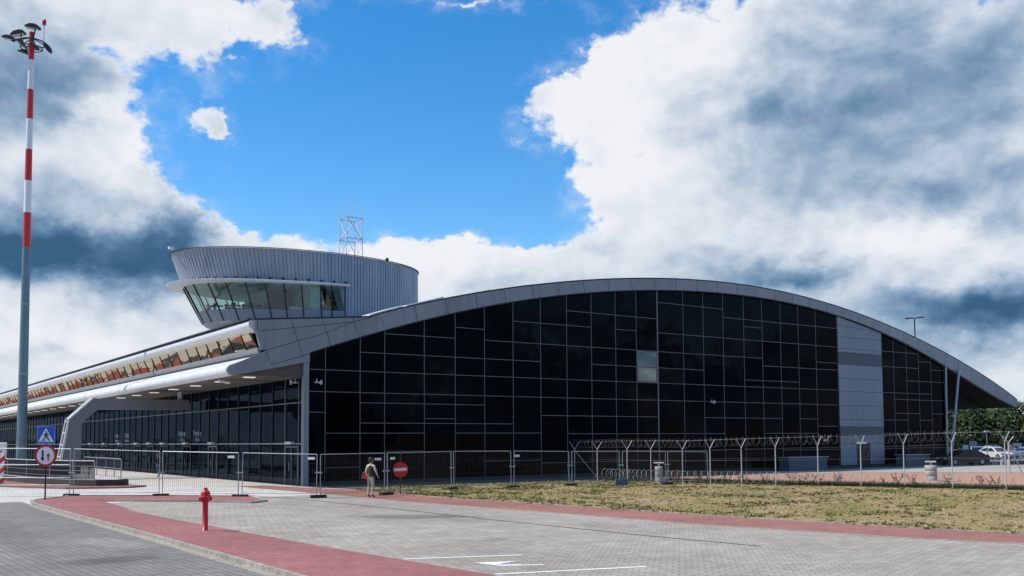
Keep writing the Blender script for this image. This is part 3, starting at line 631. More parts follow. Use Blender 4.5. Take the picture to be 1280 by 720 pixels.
# upper clerestory strip
cm = MB(); tb2 = [(-3.2+.27*math.cos(t), 9.03+.27*math.sin(t)) for t in [2*PI*k/16 for k in range(16)]]
cm.prism_y(tb2, YF+.15, FY1, smooth=True)
cm.build('eave_tube', M['white'], TB)
MB().box(-3.52,-3.2,YF+.2,FY1,9.29,9.36).build('eave_gutter', M['black'], TB)
MB().prism_y([(-3.22,8.78),(-3.02,8.78),(-2.98,8.58),(-3.16,8.58)], -.04, FY1).build('clerestory_head', M['beige'], TB)
MB().prism_y([(-2.86,7.40),(-2.70,7.40),(-2.78,7.74),(-2.93,7.74)], -.04, FY1).build('clerestory_sill', M['clad'], TB)
MB().box(-3.0,-2.4,-.04,FY1,7.33,7.42).build('sill_gutter', M['black'], TB)
def cler(z): return -2.80-(z-7.74)*.44     # leaning outward towards the top
MY = [.25] + [ -.12+2.08*k for k in range(1,72)]
restp = MB(); restm = MB()
for k in range(len(MY)-1):
    y0, y1 = MY[k], MY[k+1]
    vs = [(cler(7.74),y0,7.74),(cler(7.74),y1,7.74),(cler(8.6),y1,8.6),(cler(8.6),y0,8.6)]
    if k < 60: MB().add(vs,[(0,1,2,3)]).build('clerestory_pane', M['cglass'], TB, recalc=False)
    else: restp.add(vs,[(0,1,2,3)])
    q = MB(); q.prism_y([(cler(7.5)-.035,7.45),(cler(7.5)+.04,7.45),(cler(8.62)+.04,8.62),(cler(8.62)-.035,8.62)], y1-.03, y1+.03)
    q.build('clerestory_mullion', M['darkmull'], TB)
restp.build('clerestory_glazing', M['cglass'], TB, recalc=False)['kind'] = 'stuff'
MB().box(-2.3,-2.2,-.0,FY1,7.4,9.3).build('clerestory_back_wall', M['darkroom'], TB)
# front curtain wall ------------------------------------------------------
FM = [.95 + 2.04*k for k in range(0,74)]
prev = .13; rest = MB(); cnt = 0
for y in FM:
    for z0, z1 in ((.35,2.4),(2.4,4.78),(4.78,6.22)):
        if cnt < 100: MB().box(-.01,.02,prev,y,z0,z1).build('lobby_pane', M['fglass'], TB)
        else: rest.box(-.01,.02,prev,y,z0,z1)
        cnt += 1
    prev = y
rest.build('lobby_glazing', M['fglass'], TB)['kind'] = 'stuff'
MB().box(-.02,.03,.13,FM[-1],.02,.35).build('lobby_plinth', M['darkconc'], TB)
for k, y in enumerate(FM):
    MB().box(-.07,.0,y-.03,y+.03,.02,6.22).build('lobby_mullion', M['mullion'] if k in (0,1) else M['darkmull'], TB)
for z, m_ in ((2.4,'offwhite'),(4.78,'mullion')):
    MB().box(-.055,.0,.13,FM[-1],z-.028,z+.028).build('lobby_transom', M[m_], TB)
# paired door leaves with pale operator boxes
for yd in (2.0,16.5,22.1,27.8,33.2,37.3,43.0,48.7,54.6):
    k = min(range(len(FM)-1), key=lambda i: abs((FM[i]+FM[i+1])/2-yd)); y0, y1 = FM[k], FM[k+1]
    dr = MB()
    for a in (y0+.05, (y0+y1)/2-.04, y1-.13): dr.box(-.075,-.02,a,a+.07,.02,2.3)
    dr.box(-.075,-.02,y0+.05,y1-.06,2.18,2.26)
    o = dr.build('door_leaf', M['mullion'] if yd < 20 else M['darkmull'], TB)
    MB().box(-.17,-.11,(y0+y1)/2+.12,(y0+y1)/2+.15,.85,1.35).build('handle', M['steel'], o)
    MB().box(-.30,-.06,(y0+y1)/2-.45,(y0+y1)/2+.45,2.36,2.52).build('door_operator', M['white'], TB)
# lettering on the glass over two of the entrances
def lettering(txt, y, z, size, name='door_lettering'):
    c = bpy.data.curves.new('txt','FONT'); c.body = txt; c.size = size; c.extrude = .003; c.align_x = 'CENTER'
    t = bpy.data.objects.new('txt', c); COL.objects.link(t)
    t.matrix_world = Matrix.Translation((-.03,y,z)) @ Matrix(((0,0,-1,0),(-1,0,0,0),(0,1,0,0),(0,0,0,1)))
    bpy.context.view_layer.update()
    dg = bpy.context.evaluated_depsgraph_get(); me = bpy.data.meshes.new_from_object(t.evaluated_get(dg)); me.transform(t.matrix_world)
    bpy.data.objects.remove(t); o = bpy.data.objects.new(name, me); COL.objects.link(o); me.materials.clear(); me.materials.append(mat('etched_lettering', (.42,.5,.56), .8)); o.parent = TB
for yy, w1_, w2_ in ((23.7,'Przyloty','Arrivals'),(19.9,'Przyloty','Arrivals'),(44.4,'Odloty','Departures'),(40.6,'Odloty','Departures')):
    lettering(w1_, yy, 3.02, .56); lettering(w2_, yy-.1, 2.62, .36)
# stub column from canopy down to the entrance portal
MB().tube((-1.3,20.0,5.55),(-1.3,20.0,6.9),.17,12).build('canopy_stub_column', M['white'], TB)

# skylight slabs riding on the arch behind the verge
for a, b, h in ((4.6,6.9,.16),(7.2,9.9,.20),(11.2,13.6,.16),(14.0,16.6,.18),(17.0,19.6,.12)):
    q = MB(); q.add([(a,1.2,zt(a)-.0),(b,1.2,zt(b)+.0),(b,4,zt(b)),(a,4,zt(a)),(a,1.2,zt(a)+h*.6),(b,1.2,zt(b)+h),(b,4,zt(b)+h),(a,4,zt(a)+h*.6)],
      [(0,1,5,4),(4,5,6,7),(1,2,6,5),(3,0,4,7),(2,3,7,6)])
    q.build('skylight', M['white'], TB, bevel=.02)
# dark core so that nothing shines through
MB().box(.3,64.8,.3,YB,.05,5.6).build('building_core', M['black'], TB)

# ---------------------------------------------------------------- horn loudspeakers on the walls
def horn(loc, rz, label):
    t = thing('horn_loudspeaker', label, 'loudspeaker', loc, rz, 'white horn loudspeakers')
    q = MB(); pr = [(.05,-.30),(.07,-.18),(.05,-.16),(.06,-.02),(.10,.1),(.19,.2),(.20,.22),(.17,.2),(.06,.05),(.0,.0)]
    n = 14; vs = []
    for r_, a in pr:
        for k in range(n): vs.append((a, r_*math.cos(2*PI*k/n), r_*math.sin(2*PI*k/n)))
    q.add(vs, [(i*n+k,i*n+(k+1)%n,(i+1)*n+(k+1)%n,(i+1)*n+k) for i in range(len(pr)-1) for k in range(n)], 0, True); q.add(vs[:n],[tuple(range(n))])
    t.scale = (.78,.78,.78); q.build('horn', M['offwhite'], t); MB().box(-.2,-.1,-.03,.03,-.03,.25).build('bracket', M['steel'], t)
    return t
horn((.55,-.45,5.9), 0, 'white horn loudspeaker on the gable side of the corner pier')
horn((-.62,.4,5.9), PI, 'white horn loudspeaker on the canopy side of the corner pier')
horn((32.9,-.35,5.35), 0, 'white horn loudspeaker alone in the middle of the dark glass gable')
horn((65.0,-.75,4.6), R(-90), 'white horn loudspeaker on the post at the right end of the gable')
t = thing('floodlight', 'small white floodlight pair hanging under the canopy edge', 'floodlight', (-3.1,4.9,6.28))
q = MB(); q.obox((-.2,0,-.1),.3,.22,.16,R(20),0,R(20)); q.obox((.22,.1,-.16),.3,.22,.16,R(-30),0,R(-20)); q.build('lamp_housing', M['white'], t); MB().tube((0,0,.12),(0,0,-.12),.04,8).build('bracket', M['steel'], t)

# ================================================================ control tower
CT_ = thing('control_tower', 'oval control tower clad in ribbed grey metal with a leaning glass cab', 'control tower', (12.68,30.53,9))
TX, TY, TA, TBb = 12.68, 30.53, 11.7, 7.14; PXv = 13.4
def tp(th, z, out=0., kz=None):
    c, s = math.cos(th), math.sin(th)
    x = TA*c*(.963 if c > 0 else 1); y = TBb*s; n = Vector((c/TA, s/TBb)).normalized(); x += n.x*out; y += n.y*out
    k = (.030*min(18.5-z,2.5) + .045*max(0,16.0-z)) if kz is None else kz
    X = x+TX; Y = y+TY
    if X < PXv:
        l = min(1,(PXv-X)/6.); Y = TY+(Y-TY)*(1-k*l); X = PXv+(X-PXv)*(1-k)
    return (X-TX, Y-TY, z-9)
# angle of the right end of the glazing (front face)
TH0 = -math.acos((13.5-TX)/TA); TH0 = TH0 if TH0 < 0 else -TH0       # front, slightly right of centre
TH1 = -2*PI + math.acos((13.0-TX)/TA)                                 # back
# ribbed cladding: standing seams
def rib_ring(z0, z1, th_a, th_b, name):
    q = MB(); 
    per = 60.; NR = int(abs(th_b-th_a)/(2*PI)*188); outl = []
    for i in range(NR):
        # equal arc length spacing approx: integrate numerically
        pass
    # arc-length table
    T = []; acc = 0; last = None; NS = 1200
    for i in range(NS+1):
        th = th_a+(th_b-th_a)*i/NS; p = (TA*math.cos(th), TBb*math.sin(th))
        if last: acc += math.hypot(p[0]-last[0], p[1]-last[1])
        last = p; T.append((acc, th))
    pitch = .325; tgt = []; s_ = 0
    while s_ < acc: tgt += [(s_,0),(s_+pitch-.085,0),(s_+pitch-.07,-.07),(s_+pitch-.015,-.07)]; s_ += pitch
    j = 0; ths = []
    for a, o_ in tgt:
        while j < NS and T[j+1][0] < a: j += 1
        ths.append((T[j][1], o_))
    n = len(ths); vs = [tp(t_, z0, o_) for t_, o_ in ths] + [tp(t_, z1, o_) for t_, o_ in ths]
    q.add(vs, [(k,k+1,n+k+1,n+k) for k in range(n-1)])
    return q
qq = rib_ring(16.0, 18.5, 0, -2*PI, ''); q2 = rib_ring(8.0, 16.0, TH0, TH0+ (2*PI-abs(TH1-TH0)) if False else 0.0, ''); 
q3 = rib_ring(8.0, 16.0, 0, PI*.55, '')
qq.add(q2.v, q2.f); qq.add(q3.v, q3.f)
qq.build('drum_cladding', M['drum'], CT_, recalc=False)
NQ = 96
cap = MB(); ring = [tp(2*PI*k/NQ, 18.5, .09) for k in range(NQ)]; ringi = [tp(2*PI*k/NQ, 18.5, -.2) for k in range(NQ)]; up = Vector((0,0,.07))
cap.add([tuple(Vector(p)) for p in ring]+[tuple(Vector(p)+up) for p in ring]+[tuple(Vector(p)+up) for p in ringi], [(k,(k+1)%NQ,NQ+(k+1)%NQ,NQ+k) for k in range(NQ)]+[(NQ+k,NQ+(k+1)%NQ,2*NQ+(k+1)%NQ,2*NQ+k) for k in range(NQ)])
cap.build('parapet_trim', M['black'], CT_, recalc=False)
MB().add([tuple(Vector(p)-up*3) for p in ringi],[tuple(range(NQ))]).build('roof_deck', M['roofmetal'], CT_, recalc=False)
# projecting sunshade ring, widest at the rounded end
GA, GB = TH0, -PI*1.42
def lerp(a,b,t): return a+(b-a)*t
ringm = MB(); K = 90; vs = []
for i in range(K+1):
    th = lerp(GA-(-.03), GB, i/K); lf = max(0., -math.cos(th)); o_ = .30+1.15*lf**1.6 + .0
    vs += [tp(th,16.0,.03), tp(th,15.92,o_), tp(th,15.78,o_), tp(th,15.72,.03)]
vs2 = vs
for i in range(K):
    for j in range(3): ringm.add([vs2[4*i+j],vs2[4*i+j+1],vs2[4*i+5+j],vs2[4*i+4+j]],[(0,1,2,3)],0 if j<2 else 0)
ringm.build('sunshade_ring', M['white'], CT_, recalc=False)
rl = MB()
for i in range(0,K,3):
    th = lerp(GA, GB, i/K); rl.box(*[c for c in (lambda p: (p[0]-.07,p[0]+.07,p[1]-.07,p[1]+.07,p[2]-.02,p[2]+.13))(tp(th,16.02,.18))])
rl.build('ring_bracket', M['black'], CT_)
# leaning glass band
pts_px = []
NG = 24; ths = []
T = []; acc = 0; last = None
for i in range(1201):
    th = lerp(GA, GB, i/1200); p = (TA*math.cos(th), TBb*math.sin(th))
    if last: acc += math.hypot(p[0]-last[0], p[1]-last[1])
    last = p; T.append((acc, th))
wid = [1.35,1.05,1.7,1.55,1.6,1.75,1.75,1.75,1.75,1.75,1.7,1.6,1.5,1.4,1.4,1.4,1.5,1.6,1.8,1.8,1.8,1.8,1.8,1.8]; s_ = 0; ths = [GA]
for w_ in wid:
    s_ += w_
    if s_ > acc: break
    j = min(range(len(T)), key=lambda i: abs(T[i][0]-s_)); ths.append(T[j][1])
for a, b in zip(ths[:-1], ths[1:]):
    mid = [lerp(a,b,t_) for t_ in (0,.5,1)]
    g = MB(); vs = [tp(t_, 13.66, .0) for t_ in mid]+[tp(t_, 15.75, .0) for t_ in mid]; g.add(vs,[(0,1,4,3),(1,2,5,4)]); g.build('window_pane', M['tglass'], CT_, recalc=False)
    g = MB(); vs = [tp(t_, 12.72, .02) for t_ in mid]+[tp(t_, 13.64, .02) for t_ in mid]; g.add(vs,[(0,1,4,3),(1,2,5,4)]); g.build('spandrel_panel', M['panel'], CT_, recalc=False)
for a in ths:
    MB().tube(tp(a,12.7,.04), tp(a,15.78,.04), .055, 6).build('window_mullion', M['black'], CT_)
g = MB(); K2 = 60
prof = [(12.72,.03),(12.52,-.12),(12.30,-.9),(12.2,-2.4)]
vs = [tp(lerp(GA,GB,i/K2), z, o_) for z, o_ in prof for i in range(K2+1)]
g.add(vs, [(j*(K2+1)+i,j*(K2+1)+i+1,(j+1)*(K2+1)+i+1,(j+1)*(K2+1)+i) for j in range(3) for i in range(K2)])
g.add([tp(lerp(GA,GB,i/K2), 12.2, -2.4) for i in range(K2+1)], [tuple(range(K2+1))])
g.build('cab_underside', M['clad'], CT_, recalc=False)
MB().prism_z([(p[0],p[1]) for p in [tp(2*PI*k/40, 13, -2.5) for k in range(40)]], -1., 3.3).build('tower_shaft', M['drum'], CT_)
# inside of the cab
MB().prism_z([(p[0],p[1]) for p in [tp(lerp(GA,GB,i/40), 15.75, -.12) for i in range(41)]], 6.74, 6.8).build('cab_ceiling', M['ceil'], CT_)
MB().prism_z([(p[0],p[1]) for p in [tp(lerp(GA,GB,i/40), 13.6, -.12) for i in range(41)]], 4.4, 4.5).build('cab_floor', M['darkroom'], CT_)
cw = MB()
cw.box(-4.2,1.2,-2.2,-2.0,4.5,6.7,0); cw.box(-4.4,-4.2,-2.2,3,4.5,6.7,1); cw.box(-1.9,-1.0,-6.0,-2.2,4.5,6.7,1); cw.box(-.9,.9,-4.6,-4.4,4.5,6.7,0); cw.box(-7.2,-4.3,-.3,-.1,4.5,5.2,2)
cw.build('cab_partition', [M['darkroom'], M['teal'], mat('cab_wood', (.22,.17,.08), .6)], CT_)
for x, y in ((-8.6,-1.6),(-7.4,-2.6),(-6.2,-3.4),(-5.,-3.9)):
    q = MB(); q.obox((x,y,5.02),1.3,.7,.06,R(-35)); q.obox((x,y,4.75),.1,.5,.5,R(-35)); q.obox((x+.1,y+.1,5.2),.4,.06,.24,R(-35)); q.tube((x-.4,y+.5,4.6),(x-.4,y+.5,5.2),.12,8)
    q.build('control_desk', M['black'], CT_)
MB().box(-3.4,-2.1,-5.25,-5.2,4.72,4.95).build('window_notice', M['signwhite'], CT_)
# antenna lattice on the tower roof
A = thing('lattice_antenna', 'slim white lattice mast with four aerials on the tower roof', 'antenna mast', (16.8,29.3,18.3))
hs_ = .8
crn = [(-hs_,-hs_),(hs_,-hs_),(hs_,hs_),(-hs_,hs_)]; tops = [6.6,6.2,6.9,6.5]
for (x, y), t_ in zip(crn, tops):
    MB().tube((x,y,0),(x,y,4.85),.045,6).build('corner_pole', M['white'], A); MB().tube((x,y,4.85),(x,y,t_),.03,6).build('aerial', M['white'], A)
for z in (2.9,4.85):
    q = MB()
    for i in range(4): q.tube((*crn[i],z),(*crn[(i+1)%4],z),.035,6)
    q.build('cross_ring', M['steel'], A)
for z0, z1 in ((.2,2.9),(2.9,4.85)):
    for i in range(4):
        a, b = crn[i], crn[(i+1)%4]; q = MB(); 
        if i % 2: a, b = b, a
        q.tube((*a,z1),(*b,z0),.05 if z0 > 1 and i in (0,2) else .025,6); q.tube((*a,z0),(*b,z1),.018,6) 
        q.build('diagonal_brace', M['white'], A)
v = thing('vent_pipe', 'short dark vent pipe on the tower roof right of the lattice', 'vent pipe', (18.9,26.1,18.4))
q = MB(); q.lathe([(.09,0),(.09,.6)]); q.build('pipe', M['black'], v); MB().lathe([(.16,.55),(.17,.75),(.05,.85)]).build('cowl', M['black'], v)
c = thing('security_camera', 'small white camera on the rim at the left end of the tower', 'camera', (TX-11.75,TY-.4,18.55))
q = MB(); q.obox((-.2,0,.25),.5,.22,.2,R(20)); q.build('camera_body', M['white'], c); MB().tube((0,0,0),(0,0,.3),.05,8).build('bracket', M['steel'], c)

# ================================================================ temporary fence of wire panels
FP = [(-16.2,.15,2.3),(-12.87,-2.77,2.25),(-9.57,-5.66,2.11),(-6.92,-8.81,2.03),(-4.3,-11.5,1.95),(-.92,-11.53,1.97),(4.0,-9.4,1.98),(7.44,-9.9,1.96),(11.02,-10.3,1.9),(13.3,-11.9,1.89),(15.94,-12.75,1.86),(19.0,-13.0,1.8)]
m_wire = mat('fence_wire', (.16,.165,.17), .5, .5); m_link = mat('chain_wire', (.05,.055,.06), .6, .3)
fl = ['leftmost wire fence panel, with extra rails, behind the blue crossing sign','wire fence panel before the forecourt, first to the right of the round priority sign','wire fence panel directly behind the red hydrant','wire fence panel left of the terminal corner, in front of the single door','wire fence panel behind the standing person','wire fence panel behind the round red no entry sign','wire fence panel on the lawn, first right of the no entry sign','wire fence panel on the lawn, second right of the no entry sign','wire fence panel on the lawn where the razor wire fence begins behind it','wire fence panel on the lawn, second from its right end','last wire fence panel at the right end of the row']
for i in range(11):
    x0, y0, h0 = FP[i]; x1, y1, h1 = FP[i+1]; a = Vector((x0,y0,0)); b = Vector((x1,y1,0)); d = (b-a); Ln = d.length; d.normalize()
    t = thing('wire_barrier', fl[i], 'fence panel', (x0,y0,0), math.atan2(d.y,d.x), 'temporary wire fence panels'); t.rotation_euler.x = R(random.uniform(-1.6,1.6))
    fr = MB(); g = .09
    fr.tube((g,0,.06),(g,0,h0),.022,8); fr.tube((Ln-g,0,.06),(Ln-g,0,h1),.022,8); fr.tube((g,0,h0-.01),(Ln-g,0,h1-.01),.02,8); fr.tube((g,0,.2),(Ln-g,0,.2),.018,8)
    fr.build('frame', M['steel'], t)
    w = MB(); k = g+.1
    while k < Ln-g:
        hh = h0+(h1-h0)*k/Ln; w.tube((k,0,.2),(k,0,hh-.02),.0035,4,caps=False,smooth=False); k += .105
    for z in (.5,.85,1.2,1.55): w.tube((g,0,z),(Ln-g,0,z),.0035,4,caps=False)
    w.build('wire_infill', m_link, t)
    if i == 0:
        q = MB(); 
        for z in (.55,.9,1.5): q.tube((g,0,z),(Ln-g,0,z),.02,6)
        q.build('rail', M['steel'], t)
    if i in (3,4,5,2,7):
        px_ = {2:Ln-.45,3:Ln-.35,4:Ln-.45,5:.45,7:.25}[i]; MB().box(px_-.17,px_+.17,-.035,-.026,h0-.32,h0-.21).build('name_plate', M['signwhite'], t)
    # clamp
    q = MB(); q.box(Ln-.16,Ln+.16,-.04,.04,1.1,1.16) if i < 10 else None
    if i < 10: q.build('clamp', M['steel'], t)
ftl = ['dark foot block under the fence left of the hydrant path, nearest the mast','dark foot block under the fence joint left of the hydrant','dark foot block under the fence joint right of the hydrant','dark foot block under the fence joint below the terminal corner','dark foot block under the fence joint left of the no entry sign','dark foot block at the lawn edge, first right of the no entry sign','dark foot block on the lawn, second right of the no entry sign','dark foot block on the lawn, third right of the no entry sign','pair-stacked foot block on the lawn left of the concrete ring','dark foot block on the lawn below the second razor wire posts','last dark foot block at the right end of the wire panels']
for i in range(1,12):
    x, y, h = FP[i]; d = Vector((FP[min(i+1,11)][0]-FP[i-1][0], FP[min(i+1,11)][1]-FP[i-1][1],0)).normalized()
    hgt = .13 if i != 9 else .34
    q = MB(); q.prism_y([(-.36,0),(.36,0),(.34,hgt),(-.34,hgt)], -.12, .12)
    o = q.build('rubber_block', M['rubber'] if i != 9 else M['cabinet'], bevel=.02); o.location = (x,y,.012); o.rotation_euler = (0,0,math.atan2(d.y,d.x)+ (0.0 if i % 2 else .25))
    tag(o, ftl[i-1], 'fence foot', 'fence feet')

# ================================================================ security fence with Y posts and razor wire
SP = [(17.11,-3.11,1.9),(17.3,-5.14,1.91),(17.2,-8.05,1.95),(17.4,-9.9,1.95),(17.7,-12.2,1.93),(18.3,-13.76,1.97),(18.9,-15.52,2.02),(19.6,-17.29,2.06),(20.75,-19.16,2.12),(21.67,-21.14,2.13),(22.5,-23.07,2.19),(23.1,-25.31,2.26),(23.6,-27.7,2.28),(24.3,-31,2.3)]
SF = thing('security_fence', 'steel security fence of Y-topped posts carrying coils of razor wire', 'security fence', (SP[0][0],SP[0][1],0))
o0 = Vector((SP[0][0],SP[0][1],0))
m_post = mat('post_grey', (.55,.56,.57), .5, .2, var=.08, vscale=8)
for i, (x, y, h) in enumerate(SP):
    d = Vector((SP[min(i+1,13)][0]-SP[max(i-1,0)][0], SP[min(i+1,13)][1]-SP[max(i-1,0)][1],0)).normalized(); nn = Vector((-d.y,d.x,0))
    nn = (nn*.8 + Vector((.82,-.57,0))*.6).normalized() if nn.x > 0 else (-nn*.8 + Vector((.82,-.57,0))*.6).normalized()
    p = Vector((x,y,0))-o0; q = MB(); q.tube(p,(p.x,p.y,h),.027,8); top = Vector((p.x,p.y,h))
    for s_ in (1,-1): q.tube(top, top+nn*s_*.36+Vector((0,0,.52)), .018, 6)
    q.build('post', m_post, SF)
q = MB(); q.tube((0,0,1.85),Vector((1.1,-1.0,.05)),.022,6); q.build('end_brace', m_post, SF)
def coil(z_off, r, pitch, wr, i0, i1, mt_, name, base=False, jit=.03):
    rgc = random.Random(5); pts = []
    for i in range(i0, i1):
        a = Vector((SP[i][0],SP[i][1],0))-o0; b = Vector((SP[i+1][0],SP[i+1][1],0))-o0; d = (b-a); n = int(d.length/pitch)+1
        d2 = d.normalized(); nn = Vector((-d2.y,d2.x,0)); ha = SP[i][2]; hb = SP[i+1][2]
        for k in range(n*14):
            f = k/(n*14); c = a+d*f; zc = (z_off if base else ha+(hb-ha)*f+z_off); t = 2*PI*k/14
            rr_ = r*(1+jit*mn.noise((k*.06,i*3.1,base*9.)))*(1+rgc.uniform(-.02,.02)); off = (nn*.55 if base else Vector())
            p = c+off+nn*math.cos(t)*rr_+Vector((0,0,zc+math.sin(t)*rr_))+d2*rgc.uniform(-.02,.02); pts.append(p)
    MB().path(pts, wr, 3).build(name, mt_, SF)
coil(.36,.27,.36,.0065,0,13,m_wire,'razor_coil',False,.2); coil(.34,.24,.55,.005,0,13,m_wire,'razor_coil',False,.25)
coil(.36,.34,.42,.012,1,9,m_post,'ground_razor_coil',True,.05); coil(.30,.28,.8,.008,8,13,m_wire,'ground_razor_coil',True,.05)
for z in (.15,.7,1.3,1.88):
    MB().path([(x-o0.x,y-o0.y,z*h/1.95) for x,y,h in SP], .0055, 4).build('line_wire', m_wire, SF)
for s_ in (1,-1):
    pts = []
    for i, (x, y, h) in enumerate(SP):
        d = Vector((SP[min(i+1,13)][0]-SP[max(i-1,0)][0], SP[min(i+1,13)][1]-SP[max(i-1,0)][1],0)).normalized(); nn = Vector((-d.y,d.x,0)); nn = nn if nn.x > 0 else -nn
        nn = (nn*.8 + Vector((.82,-.57,0))*.6).normalized(); pts.append(Vector((x,y,h+.5))-o0+nn*s_*.35)
    MB().path(pts, .006, 4).build('barbed_wire', m_wire, SF)
# chain link between the posts: diagonal wires
for i in range(13):
    a = Vector((SP[i][0],SP[i][1],0))-o0; b = Vector((SP[i+1][0],SP[i+1][1],0))-o0; q = MB(); Ln = (b-a).length; d = (b-a).normalized(); h = min(SP[i][2],SP[i+1][2])-.08
    s_ = -h
    while s_ < Ln:
        for sg in (1,-1):
            u0, u1 = s_, s_+h; z0, z1 = (.08,h) if sg > 0 else (h,.08)
            c0 = max(0,u0); c1 = min(Ln,u1)
            if c1 <= c0: continue
            za = z0+(z1-z0)*(c0-u0)/h; zb_ = z0+(z1-z0)*(c1-u0)/h
            q.tube(a+d*c0+Vector((0,0,za)), a+d*c1+Vector((0,0,zb_)), .0016, 3, caps=False, smooth=False)
        s_ += .11
    q.build('chain_link', m_link, SF)
MB().obox(Vector((21.67-.1,-21.3,2.28))-o0, .52,.01,.11, -yaw).build('warning_plate', M['signwhite'], SF)
b_ = thing('plastic_bag','torn white plastic bag caught on the razor wire beside a post','plastic bag',(20.95,-19.3,2.45))
q = MB(); rgb = random.Random(2)
pts = [(0,0,.22),(.05,-.03,.12),(.12,-.02,.0),(.2,-.05,-.06),(.28,-.08,0.),(.36,-.1,.02),(.42,-.13,.14),(.36,-.12,.17)]
for (a, b) in zip(pts[:-1], pts[1:]):
    q.add([(a[0],a[1],a[2]-.05),(b[0],b[1],b[2]-.05-rgb.random()*.03),(b[0],b[1]+.03,b[2]+.05),(a[0],a[1]-.03,a[2]+.05)],[(0,1,2,3)])
q.build('crumpled_film', M['signwhite'], b_)
t = thing('corner_fence_post','steel corner post with two raking stays beyond the last razor wire bay','fence post',(45.07,-16.57,0))
MB().tube((0,0,0),(0,0,2.15),.06,8).build('post', m_post, t)
for dx, dy, l in ((.75,-.5,.4),(1.5,-1.1,.1)): MB().tube((0,0,2.1),(dx,dy,.02),.035,6).build('stay', m_post, t)
MB().tube((0,0,2.15),(.35,-.2,2.6),.03,6).build('top_arm', m_post, t)
MB().tube((0,0,2.15),(-.35,.2,2.6),.03,6).build('top_arm', m_post, t)

# ================================================================ road signs
def disc(mb, c, r, th, n=40, m=0, y0=0):
    vs = [(c[0]+r*math.cos(2*PI*k/n), y0, c[1]+r*math.sin(2*PI*k/n)) for k in range(n)] + [(c[0]+r*math.cos(2*PI*k/n), y0+th, c[1]+r*math.sin(2*PI*k/n)) for k in range(n)]
    mb.add(vs, [tuple(range(n))[::-1], tuple(range(n,2*n))]+[(k,(k+1)%n,n+(k+1)%n,n+k) for k in range(n)], m); return mb
def flat(mb, pts, y0, th=.004, m=0):
    n = len(pts); vs = [(x,y0,z) for x,z in pts]+[(x,y0+th,z) for x,z in pts]
    mb.add(vs, [tuple(range(n))[::-1], tuple(range(n,2*n))]+[(k,(k+1)%n,n+(k+1)%n,n+k) for k in range(n)], m); return mb
face = -yaw      # plates face the camera road: local -Y looks back along the road
RS = thing('road_sign','blue pedestrian crossing sign above a round red-rimmed priority sign on one pole','road sign',(-14.56,-6.03,.05), face)
MB().tube((0,.05,0),(0,.05,3.2),.034,10).build('pole', M['darkmull'], RS)
bl = MB(); flat(bl, [(-.39,2.43),(.39,2.43),(.39,3.2),(-.39,3.2)], 0, .012); p1 = bl.build('crossing_plate', M['signblue'], RS, bevel=.003)
q = MB(); 
for a in ([(-.385,2.435),(-.365,2.435),(-.365,3.195),(-.385,3.195)],[(.365,2.435),(.385,2.435),(.385,3.195),(.365,3.195)],[(-.365,3.175),(.365,3.175),(.365,3.195),(-.365,3.195)],[(-.365,2.435),(.365,2.435),(.365,2.455),(-.365,2.455)]): flat(q, a, -.003)
q.build('plate_border', mat('pale_blue', (.25,.4,.75), .5), p1)
q = MB(); flat(q, [(-.34,2.52),(.34,2.52),(0,3.13)], -.004); q.build('white_triangle', M['signwhite'], p1)
q = MB(); y_ = -.008
disc(q, (.01,2.955), .037, .003, 16, 0, y_)
for a in ([(-.03,2.91),(.05,2.90),(.065,2.74),(-.035,2.74)],[(-.035,2.76),(.03,2.74),(-.05,2.66),(-.13,2.545),(-.17,2.56),(-.09,2.68)],[(.0,2.76),(.065,2.75),(.09,2.65),(.14,2.55),(.18,2.56),(.13,2.67)],[(-.03,2.9),(-.01,2.86),(-.09,2.79),(-.13,2.80)],[(.04,2.9),(.05,2.85),(.11,2.79),(.135,2.82)],
          [(-.30,2.55),(-.19,2.55),(-.19,2.575),(-.30,2.575)],[(-.10,2.55),(.0,2.55),(.0,2.575),(-.10,2.575)]): flat(q, a, y_, .003)
q.build('walking_figure', M['black'], p1)
q = MB(); disc(q, (0,1.93), .48, .012); p2_ = q.build('priority_plate', M['signred'], RS)
q = MB(); disc(q, (0,1.93), .375, .003, 40, 0, -.004); q.build('white_disc', M['signwhite'], p2_)
q = MB(); flat(q, [(-.165,2.17),(-.085,2.17),(-.085,1.84),(-.03,1.84),(-.125,1.68),(-.22,1.84),(-.165,1.84)], -.008, .003); q.build('black_arrow', M['black'], p2_)
q = MB(); flat(q, [(.085,1.72),(.155,1.72),(.155,1.90),(.215,1.90),(.12,2.06),(.025,1.90),(.085,1.90)], -.008, .003); q.build('red_arrow', M['signred'], p2_)
NE = thing('no_entry_sign','round red no entry sign with a white bar at the lawn edge','road sign',(-.09,-11.37,.01), face+R(6))
MB().tube((0,.05,0),(0,.05,2.08),.022,8).build('pole', M['darkmull'], NE)
q = MB(); disc(q, (0,1.15), .36, .012, 40, 0, 0); p3_ = q.build('plate', mat('no_entry_red', (.62,.02,.01), .4), NE)
q = MB(); flat(q, [(-.30,1.075),(.30,1.11),(.30,1.25),(-.30,1.215)], -.004, .003); q.build('white_bar', M['signwhite'], p3_)

